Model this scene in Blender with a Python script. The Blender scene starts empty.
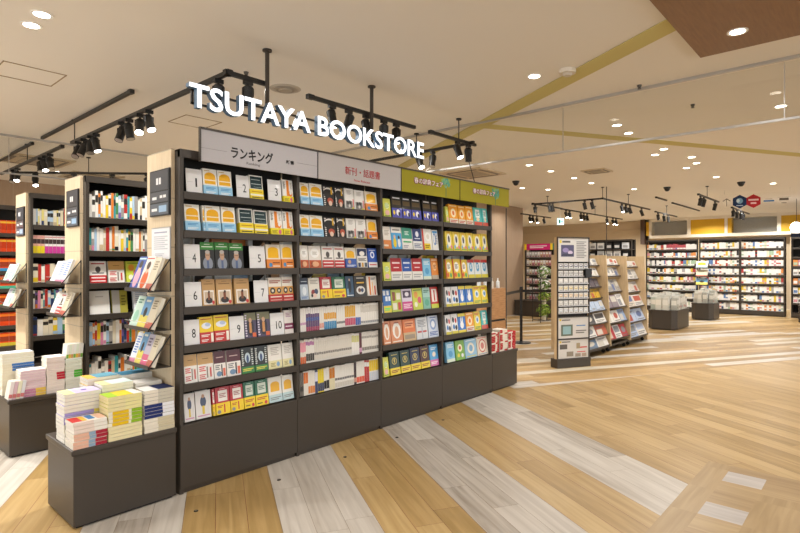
import bpy, math, random
from mathutils import Vector, Matrix
rnd = random.Random(7)
SC = bpy.context.scene
COL = SC.collection
PI = math.pi

# ---------------------------------------------------------------- camera measurements
CA = math.radians(41.9); FPX = 538.0; CH = 1.4; PX0, PY0 = 400.0, 264.0
FW = (math.cos(CA), math.sin(CA)); RT = (math.sin(CA), -math.cos(CA))
def ray(x, y=PY0):
    u = (x-PX0)/FPX
    return (FW[0]+u*RT[0], FW[1]+u*RT[1], (PY0-y)/FPX)
def x_at(px, Y):            # where the sight line of column px meets the plane y = Y
    d = ray(px); return Y*d[0]/d[1]
def y_at(px, X):            # where it meets the plane x = X
    d = ray(px); return X*d[1]/d[0]
def z_at(px, py, Y):
    d = ray(px, py); return CH+Y*d[2]/d[1]

# ---------------------------------------------------------------- colours, words
def lin(h):
    if not isinstance(h, str): return h
    if len(h) == 3: h = h[0]*2+h[1]*2+h[2]*2
    o = []
    for i in (0, 2, 4):
        c = int(h[i:i+2], 16)/255.0
        o.append(c/12.92 if c <= 0.04045 else ((c+0.055)/1.055)**2.4)
    return (o[0], o[1], o[2], 1.0)
ONES = 'first second third fourth fifth sixth seventh eighth ninth tenth eleventh twelfth thirteenth fourteenth fifteenth sixteenth seventeenth eighteenth nineteenth'.split()
TENS = {2: ('twentieth', 'twenty'), 3: ('thirtieth', 'thirty'), 4: ('fortieth', 'forty'), 5: ('fiftieth', 'fifty'), 6: ('sixtieth', 'sixty')}
def ordw(i):                # 0 -> first
    n = i+1
    if n < 20: return ONES[n-1]
    t, o = divmod(n, 10)
    return TENS[t][0] if o == 0 else TENS[t][1]+'-'+ONES[o-1]

# ---------------------------------------------------------------- materials
def new_mat(name):
    m = bpy.data.materials.new(name); m.use_nodes = True
    nt = m.node_tree; b = nt.nodes['Principled BSDF']
    return m, nt, b
def noise_bump(nt, b, scale, strength, dist=0.002):
    tc = nt.nodes.new('ShaderNodeTexCoord'); n = nt.nodes.new('ShaderNodeTexNoise'); n.inputs['Scale'].default_value = scale
    bp = nt.nodes.new('ShaderNodeBump'); bp.inputs['Strength'].default_value = strength; bp.inputs['Distance'].default_value = dist
    nt.links.new(tc.outputs['Object'], n.inputs['Vector']); nt.links.new(n.outputs['Fac'], bp.inputs['Height']); nt.links.new(bp.outputs['Normal'], b.inputs['Normal'])
def attr_mat(name, rough, spec=0.5, coat=0.0, metallic=0.0):
    m, nt, b = new_mat(name)
    a = nt.nodes.new('ShaderNodeVertexColor'); a.layer_name = 'Col'
    tc = nt.nodes.new('ShaderNodeTexCoord'); n = nt.nodes.new('ShaderNodeTexNoise'); n.inputs['Scale'].default_value = 60
    mx = nt.nodes.new('ShaderNodeMix'); mx.data_type = 'RGBA'; mx.blend_type = 'MULTIPLY'; mx.inputs[0].default_value = 0.08
    nt.links.new(tc.outputs['Object'], n.inputs['Vector']); nt.links.new(a.outputs['Color'], mx.inputs[6]); nt.links.new(n.outputs['Color'], mx.inputs[7])
    nt.links.new(mx.outputs[2], b.inputs['Base Color'])
    b.inputs['Roughness'].default_value = rough; b.inputs['Specular IOR Level'].default_value = spec
    b.inputs['Coat Weight'].default_value = coat; b.inputs['Metallic'].default_value = metallic
    return m
def solid(name, col, rough=0.5, metallic=0.0, emit=0.0, spec=0.5):
    m, nt, b = new_mat(name)
    b.inputs['Base Color'].default_value = lin(col); b.inputs['Roughness'].default_value = rough
    b.inputs['Metallic'].default_value = metallic; b.inputs['Specular IOR Level'].default_value = spec
    if emit: b.inputs['Emission Color'].default_value = lin(col); b.inputs['Emission Strength'].default_value = emit
    return m
M = {}
M['print'] = attr_mat('print', 0.32, 0.5, 0.15)
M['paper'] = attr_mat('paper', 0.75, 0.2)
M['metal'] = solid('dark_metal', '433c35', 0.42, 0.25); noise_bump(M['metal'].node_tree, M['metal'].node_tree.nodes['Principled BSDF'], 220, 0.12)
M['black'] = solid('black_plastic', '1b1a19', 0.4)
M['dark'] = solid('dark_board', '1e1b18', 0.7)
M['alu'] = solid('aluminium', 'b9b6b2', 0.3, 0.6)
M['white'] = solid('white_plastic', 'efece6', 0.5)
M['lamp'] = solid('lamp_glow', 'fff3df', 0.5, emit=14)
M['spotlens'] = solid('spot_glow', 'fff8ee', 0.5, emit=16)
M['letter'] = solid('letter_glow', 'f4f9ff', 0.5, emit=1.5)
M['letter_side'] = solid('letter_side', '56718a', 0.5)
M['globe'] = solid('globe_glow', 'fdfbff', 0.5, emit=5)
M['exit'] = solid('exit_glow', 'bff2ee', 0.5, emit=1.6)
M['ink'] = solid('ink', '1c1a1a', 0.6); M['redink'] = solid('red_ink', 'b3262b', 0.6)
M['magenta'] = solid('magenta_ink', '8d2257', 0.6); M['whiteink'] = solid('white_ink', 'f3e9e4', 0.6)
M['blueink'] = solid('blue_ink', '2d6fb5', 0.6); M['greyink'] = solid('grey_ink', '6d6862', 0.6)
M['leaf'] = solid('leaf', '6c8a3a', 0.6)

def wood_mat(name, c1, c2, scale=(2, 2, 14), joint=None, rough=0.45, axis='Z'):
    m, nt, b = new_mat(name)
    tc = nt.nodes.new('ShaderNodeTexCoord'); mp = nt.nodes.new('ShaderNodeMapping'); mp.inputs['Scale'].default_value = scale
    n = nt.nodes.new('ShaderNodeTexNoise'); n.inputs['Scale'].default_value = 6; n.inputs['Detail'].default_value = 6
    cr = nt.nodes.new('ShaderNodeValToRGB'); cr.color_ramp.elements[0].position = .3; cr.color_ramp.elements[1].position = .7
    cr.color_ramp.elements[0].color = lin(c1); cr.color_ramp.elements[1].color = lin(c2)
    L = nt.links
    L.new(tc.outputs['Object'], mp.inputs['Vector']); L.new(mp.outputs['Vector'], n.inputs['Vector']); L.new(n.outputs['Fac'], cr.inputs['Fac'])
    out = cr.outputs['Color']
    if joint:
        sx = nt.nodes.new('ShaderNodeSeparateXYZ'); L.new(tc.outputs['Object'], sx.inputs[0])
        m1 = nt.nodes.new('ShaderNodeMath'); m1.operation = 'MODULO'; m1.inputs[1].default_value = joint; L.new(sx.outputs[axis], m1.inputs[0])
        m2 = nt.nodes.new('ShaderNodeMath'); m2.operation = 'LESS_THAN'; m2.inputs[1].default_value = 0.006; L.new(m1.outputs[0], m2.inputs[0])
        mx = nt.nodes.new('ShaderNodeMix'); mx.data_type = 'RGBA'; L.new(m2.outputs[0], mx.inputs[0]); L.new(out, mx.inputs[6]); mx.inputs[7].default_value = lin('b3a48c')
        out = mx.outputs[2]
    L.new(out, b.inputs['Base Color']); b.inputs['Roughness'].default_value = rough
    return m
M['wood'] = wood_mat('pale_wood', 'd2bc9a', 'dcc8a8', (9, 9, 1.2), 0.3)
M['ply'] = wood_mat('ply_wood', 'bda27c', 'd0b68e', (9, 9, 1.2))
M['crate'] = wood_mat('crate_wood', 'a9794d', 'c79768', (1.5, 1.5, 12))
M['soffit'] = wood_mat('soffit_wood', '7f5c3f', '8d6847', (1, 9, 3), rough=.5)
M['wallwood'] = wood_mat('wall_wood', 'a38a70', 'ab927a', (7, 7, .8), 0.45, .6, 'X')

def glass_mat(ior=1.35):
    m = bpy.data.materials.new('clear_glass'); m.use_nodes = True; nt = m.node_tree; nt.nodes.clear()
    o = nt.nodes.new('ShaderNodeOutputMaterial'); t = nt.nodes.new('ShaderNodeBsdfTransparent'); g = nt.nodes.new('ShaderNodeBsdfGlossy')
    t.inputs['Color'].default_value = (.94, .95, .95, 1); g.inputs['Roughness'].default_value = .03
    lw = nt.nodes.new('ShaderNodeLayerWeight'); lw.inputs['Blend'].default_value = .5
    pw = nt.nodes.new('ShaderNodeMath'); pw.operation = 'POWER'; pw.inputs[1].default_value = 5; nt.links.new(lw.outputs['Facing'], pw.inputs[0])
    fr = nt.nodes.new('ShaderNodeMath'); fr.operation = 'MULTIPLY_ADD'; fr.inputs[1].default_value = .6 if ior > 1.2 else .1; fr.inputs[2].default_value = ((ior-1)/(ior+1))**2; nt.links.new(pw.outputs[0], fr.inputs[0])
    mx = nt.nodes.new('ShaderNodeMixShader'); nt.links.new(fr.outputs[0], mx.inputs[0]); nt.links.new(t.outputs[0], mx.inputs[1]); nt.links.new(g.outputs[0], mx.inputs[2]); nt.links.new(mx.outputs[0], o.inputs[0])
    return m
M['glass'] = glass_mat(); M['acrylic'] = glass_mat(1.1); M['acrylic'].node_tree.nodes['Transparent BSDF'].inputs['Color'].default_value = (.99, .99, .99, 1)

# --- floor: bands of tan and limed planks laid at 60.6 degrees to the shelves
def floor_mat():
    m, nt, b = new_mat('floor_planks'); L = nt.links; N = nt.nodes
    tc = N.new('ShaderNodeTexCoord'); sx = N.new('ShaderNodeSeparateXYZ'); L.new(tc.outputs['Object'], sx.inputs[0])
    X, Y = sx.outputs['X'], sx.outputs['Y']
    def mt(op, a, bb=None, c=None):
        n = N.new('ShaderNodeMath'); n.operation = op
        for i, v in enumerate((a, bb, c)):
            if v is None: continue
            if isinstance(v, (int, float)): n.inputs[i].default_value = v
            else: L.new(v, n.inputs[i])
        return n.outputs[0]
    def lc(cx, cy): return mt('ADD', mt('MULTIPLY', X, cx), mt('MULTIPLY', Y, cy))
    def mix(f, a, bb, blend='MIX'):
        n = N.new('ShaderNodeMix'); n.data_type = 'RGBA'; n.blend_type = blend
        for s, v in ((0, f), (6, a), (7, bb)):
            if isinstance(v, tuple): n.inputs[s].default_value = v
            elif isinstance(v, (int, float)): n.inputs[s].default_value = v
            else: L.new(v, n.inputs[s])
        return n.outputs[2]
    def comb(x, y, z=0.0):
        n = N.new('ShaderNodeCombineXYZ')
        for i, v in enumerate((x, y, z)):
            if isinstance(v, (int, float)): n.inputs[i].default_value = v
            else: L.new(v, n.inputs[i])
        return n.outputs[0]
    def white(v):
        n = N.new('ShaderNodeTexWhiteNoise'); n.noise_dimensions = '3D'; L.new(v, n.inputs['Vector']); return n.outputs['Value']
    def noise(v, sc=1.0, det=5, dist=0.0):
        n = N.new('ShaderNodeTexNoise'); n.inputs['Scale'].default_value = sc; n.inputs['Detail'].default_value = det; n.inputs['Distortion'].default_value = dist
        L.new(v, n.inputs['Vector']); return n.outputs['Fac']
    def ramp(f, stops, const=False):
        n = N.new('ShaderNodeValToRGB'); r = n.color_ramp
        if const: r.interpolation = 'CONSTANT'
        while len(r.elements) < len(stops): r.elements.new(.5)
        for e, (p, c) in zip(r.elements, stops): e.position = p; e.color = lin(c)
        L.new(f, n.inputs['Fac']); return n.outputs['Color']
    a = math.radians(60.6); ca, sa = math.cos(a), math.sin(a)
    s = lc(ca, sa); n_ = lc(sa, -ca)                    # along, across the planks
    def plank(s, n, w, l, seed):                        # random value per plank, and joint mask
        row = mt('FLOOR', mt('DIVIDE', n, w))
        off = mt('MULTIPLY', white(comb(row, seed)), l)
        ss = mt('ADD', s, off)
        cell = mt('FLOOR', mt('DIVIDE', ss, l))
        v = white(comb(row, cell, seed))
        fr = mt('ABSOLUTE', mt('SUBTRACT', mt('FRACT', mt('DIVIDE', n, w)), .5))
        fl = mt('ABSOLUTE', mt('SUBTRACT', mt('FRACT', mt('DIVIDE', ss, l)), .5))
        j = mt('MAXIMUM', mt('GREATER_THAN', fr, .5-.0012/w), mt('GREATER_THAN', fl, .5-.001/l))
        return v, j
    def grain(s, n, v):
        vec = comb(mt('MULTIPLY', s, 1.6), mt('MULTIPLY', n, 26), mt('MULTIPLY', v, 40))
        return noise(vec, 1.0, 6, .6)
    W = .502/3
    v, j = plank(s, mt('ADD', n_, .18), W, 1.25, 3.0)
    g = grain(s, n_, v)
    gv = mt('ADD', mt('MULTIPLY', g, .75), mt('MULTIPLY', v, .3))
    tan = ramp(gv, [(.25, '957846'), (.5, 'ad8e5c'), (.75, 'c0a371')])
    grey = ramp(gv, [(.25, '918577'), (.45, 'b2a89c'), (.75, 'ccc4b9')])
    band = mt('FLOOR', mt('DIVIDE', mt('ADD', n_, .18), .502))
    odd = mt('GREATER_THAN', mt('ABSOLUTE', mt('MODULO', band, 2)), .5)
    near = mt('LESS_THAN', n_, 2.832)
    c1 = mix(mt('MULTIPLY', odd, near), tan, grey)
    # beyond the aisle the planks turn by ninety degrees, tan and white mixed
    s2 = n_; n2 = mt('MULTIPLY', s, 1.0)
    v2, j2 = plank(s2, n2, .17, 2.2, 9.0)
    g2 = grain(s2, n2, v2)
    base2 = ramp(v2, [(0, 'ab8b5b'), (.25, 'bd9c69'), (.45, 'd8cdb8'), (.62, 'c8ab7c'), (.78, 'd5cdc1')], True)
    c2 = mix(.5, base2, ramp(g2, [(.3, 'a8a29a'), (.7, 'ffffff')]), 'MULTIPLY')
    a2 = math.radians(26); far = mt('GREATER_THAN', lc(math.sin(a2), math.cos(a2)), 5.12)
    far = mt('MULTIPLY', far, mt('GREATER_THAN', X, 5.3))
    c = mix(far, c1, c2); jj = mix(far, comb(j, j, j), comb(j2, j2, j2))
    # basket-woven inlay by the aisle corner
    i1 = mt('MULTIPLY', mt('LESS_THAN', Y, .92), mt('LESS_THAN', X, 4.31))
    vb = white(comb(mt('FLOOR', mt('DIVIDE', X, .42)), 2.0)); gb = grain(X, Y, vb)
    bx = ramp(mt('ADD', mt('MULTIPLY', gb, .7), mt('MULTIPLY', vb, .3)), [(.3, '927548'), (.7, 'b2966a')])
    xr = mt('FLOOR', mt('DIVIDE', mt('SUBTRACT', X, 3.365), .205))
    vy = white(comb(xr, 5.0)); gy = grain(Y, X, vy)
    by = ramp(mt('ADD', mt('MULTIPLY', gy, .6), mt('MULTIPLY', vy, .5)), [(.3, '8c6e46'), (.8, 'b99d70')])
    x3 = mt('MODULO', mt('ADD', xr, 60), 3)
    greyc = ramp(gy, [(.3, 'aaa19a'), (.7, 'c2bbb5')])
    gm = mt('MULTIPLY', mt('LESS_THAN', x3, .5), mt('GREATER_THAN', Y, .56))
    by = mix(gm, by, greyc)
    low = mt('MULTIPLY', mt('LESS_THAN', Y, .56), mt('LESS_THAN', X, 3.9))
    by = mix(low, by, bx)
    inl = mix(mt('GREATER_THAN', Y, .775), by, bx)
    c = mix(i1, c, inl)
    c = mix(mt('MULTIPLY', jj, .35) if False else .0, c, c)
    dk = mix(mt('MULTIPLY', mt('SUBTRACT', 1.0, i1), .28), c, jj, 'SUBTRACT')
    L.new(dk, b.inputs['Base Color'])
    b.inputs['Roughness'].default_value = .34; b.inputs['Specular IOR Level'].default_value = .45
    bp = N.new('ShaderNodeBump'); bp.inputs['Strength'].default_value = .05; bp.inputs['Distance'].default_value = .002
    L.new(g, bp.inputs['Height']); L.new(bp.outputs['Normal'], b.inputs['Normal'])
    return m
M['floor'] = floor_mat()
M['ceil'] = solid('ceiling_paint', 'eae4db', .85, spec=.2); noise_bump(M['ceil'].node_tree, M['ceil'].node_tree.nodes['Principled BSDF'], 90, .04)
M['stripe'] = solid('ceiling_stripe', 'c9bc7a', .8)
M['wall'] = solid('wall_paint', 'cbb89c', .8)
M['wall2'] = solid('wall_pale', 'c4b095', .8)
M['yellow'] = solid('yellow_panel', 'dba91f', .6)
M['navy'] = solid('navy_panel', '232d4d', .6)
M['cream'] = solid('cream_frame', 'e8ddc9', .5)

# ---------------------------------------------------------------- mesh builder
class MB:
    def __init__(s): s.v = []; s.f = []; s.c = []
    def face(s, pts, col):
        k = len(s.v); s.v += [tuple(p) for p in pts]; s.f.append(tuple(range(k, k+len(pts)))); s.c.append(lin(col))
    def box(s, x0, x1, y0, y1, z0, z1, col='888', cols=None):
        k = len(s.v)
        s.v += [(x0, y0, z0), (x1, y0, z0), (x1, y1, z0), (x0, y1, z0), (x0, y0, z1), (x1, y0, z1), (x1, y1, z1), (x0, y1, z1)]
        fs = [(0, 1, 5, 4), (1, 2, 6, 5), (2, 3, 7, 6), (3, 0, 4, 7), (4, 5, 6, 7), (3, 2, 1, 0)]   # front right back left top bottom
        for i, f in enumerate(fs):
            s.f.append(tuple(k+q for q in f)); s.c.append(lin(cols[i] if cols and cols[i] else col))
    def cyl(s, p0, p1, r0, r1=None, seg=10, col='888', caps=True):
        r1 = r0 if r1 is None else r1
        p0 = Vector(p0); p1 = Vector(p1); d = (p1-p0).normalized()
        u = d.orthogonal().normalized(); w = d.cross(u); k = len(s.v)
        for p, r in ((p0, r0), (p1, r1)):
            for i in range(seg):
                t = 2*PI*i/seg; q = p+u*(r*math.cos(t))+w*(r*math.sin(t)); s.v.append(tuple(q))
        for i in range(seg):
            j = (i+1) % seg; s.f.append((k+i, k+j, k+seg+j, k+seg+i)); s.c.append(lin(col))
        if caps:
            s.f.append(tuple(k+i for i in reversed(range(seg)))); s.c.append(lin(col))
            s.f.append(tuple(k+seg+i for i in range(seg))); s.c.append(lin(col))
    def prism(s, prof, x0, x1, col='888'):      # profile of (y, z) pushed along x
        k = len(s.v); n = len(prof)
        for x in (x0, x1): s.v += [(x, y, z) for y, z in prof]
        for i in range(n):
            j = (i+1) % n; s.f.append((k+i, k+n+i, k+n+j, k+j)); s.c.append(lin(col))
        s.f.append(tuple(k+i for i in range(n))); s.c.append(lin(col)); s.f.append(tuple(k+n+i for i in reversed(range(n)))); s.c.append(lin(col))
    def sphere(s, c, r, seg=12, col='888', sz=1.0):
        k = len(s.v); rings = seg//2
        for i in range(1, rings):
            t = PI*i/rings
            for q in range(seg):
                a = 2*PI*q/seg; s.v.append((c[0]+r*math.sin(t)*math.cos(a), c[1]+r*math.sin(t)*math.sin(a), c[2]+sz*r*math.cos(t)))
        top = len(s.v); s.v.append((c[0], c[1], c[2]+sz*r)); bot = len(s.v); s.v.append((c[0], c[1], c[2]-sz*r))
        for i in range(rings-2):
            for q in range(seg):
                p = (q+1) % seg; s.f.append((k+i*seg+q, k+(i+1)*seg+q, k+(i+1)*seg+p, k+i*seg+p)); s.c.append(lin(col))
        for q in range(seg):
            p = (q+1) % seg; s.f.append((top, k+q, k+p)); s.c.append(lin(col))
            b0 = k+(rings-2)*seg; s.f.append((bot, b0+p, b0+q)); s.c.append(lin(col))
    def mesh(s, name, mat):
        me = bpy.data.meshes.new(name); me.from_pydata(s.v, [], s.f)
        a = me.color_attributes.new('Col', 'BYTE_COLOR', 'CORNER'); dat = []
        for f, c in zip(s.f, s.c): dat += list(c)*len(f)
        a.data.foreach_set('color', dat); me.materials.append(mat if not isinstance(mat, str) else M[mat]); me.update()
        return me
    def build(s, name, mat, parent=None, loc=None, rot=None):
        return link(name, s.mesh(name, mat), parent, loc, rot)
def link(name, data, parent=None, loc=None, rot=None):
    o = bpy.data.objects.new(name, data); COL.objects.link(o)
    if parent: o.parent = parent
    if loc is not None: o.location = loc
    if rot is not None: o.rotation_euler = rot
    return o
LABELS = {}
def tag(o, label, cat, group=None):
    o['label'] = label; o['category'] = cat
    if group: o['group'] = group
    LABELS.setdefault(label, []).append(o.name)
    return o
def thing(name, label, cat, loc=(0, 0, 0), yaw=0.0, group=None):
    o = link(name, None, None, loc, (0, 0, yaw)); o.empty_display_size = .05
    return tag(o, label, cat, group)
def struct(o): o['kind'] = 'structure'; return o
def bevel(o, w=.004):
    m = o.modifiers.new('bevel', 'BEVEL'); m.width = w; m.segments = 2; m.limit_method = 'ANGLE'; return o
def world(root, p):
    a = root.rotation_euler.z; c, s = math.cos(a), math.sin(a)
    return (root.location.x+p[0]*c-p[1]*s, root.location.y+p[0]*s+p[1]*c, root.location.z+p[2])

_tc = {}
def text_mesh(body, size, extrude=0.0, offset=0.0):
    cu = bpy.data.curves.new('lettering', 'FONT'); cu.body = body; cu.size = size; cu.extrude = extrude; cu.offset = offset
    cu.align_x = 'LEFT'; cu.resolution_u = 3
    o = bpy.data.objects.new('lettering_source', cu); COL.objects.link(o)
    dg = bpy.context.evaluated_depsgraph_get(); dg.update()
    me = bpy.data.meshes.new_from_object(o.evaluated_get(dg)); bpy.data.objects.remove(o); bpy.data.curves.remove(cu)
    return me
def text(body, x0, x1, y, zc, h, mat, name='lettering', parent=None, off=0.0, ext=0.0006, yawed=False):
    """lettering on a plane facing -y, fitted between x0 and x1, of height h about zc (local to parent)"""
    me = text_mesh(body, 1.0, 0, off)
    xs = [v.co.x for v in me.vertices]; ys = [v.co.y for v in me.vertices]
    a, b_, c, d = min(xs), max(xs), min(ys), max(ys)
    kx = (x1-x0)/(b_-a); ky = h/(d-c)
    for v in me.vertices: v.co = Vector((x0+(v.co.x-a)*kx, y, zc+(v.co.y-(c+d)/2)*ky))
    me.materials.clear(); me.materials.append(M[mat]); me.update()
    o = link(name, me, parent); s = o.modifiers.new('thick', 'SOLIDIFY'); s.thickness = ext; s.offset = 0
    return o

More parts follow.
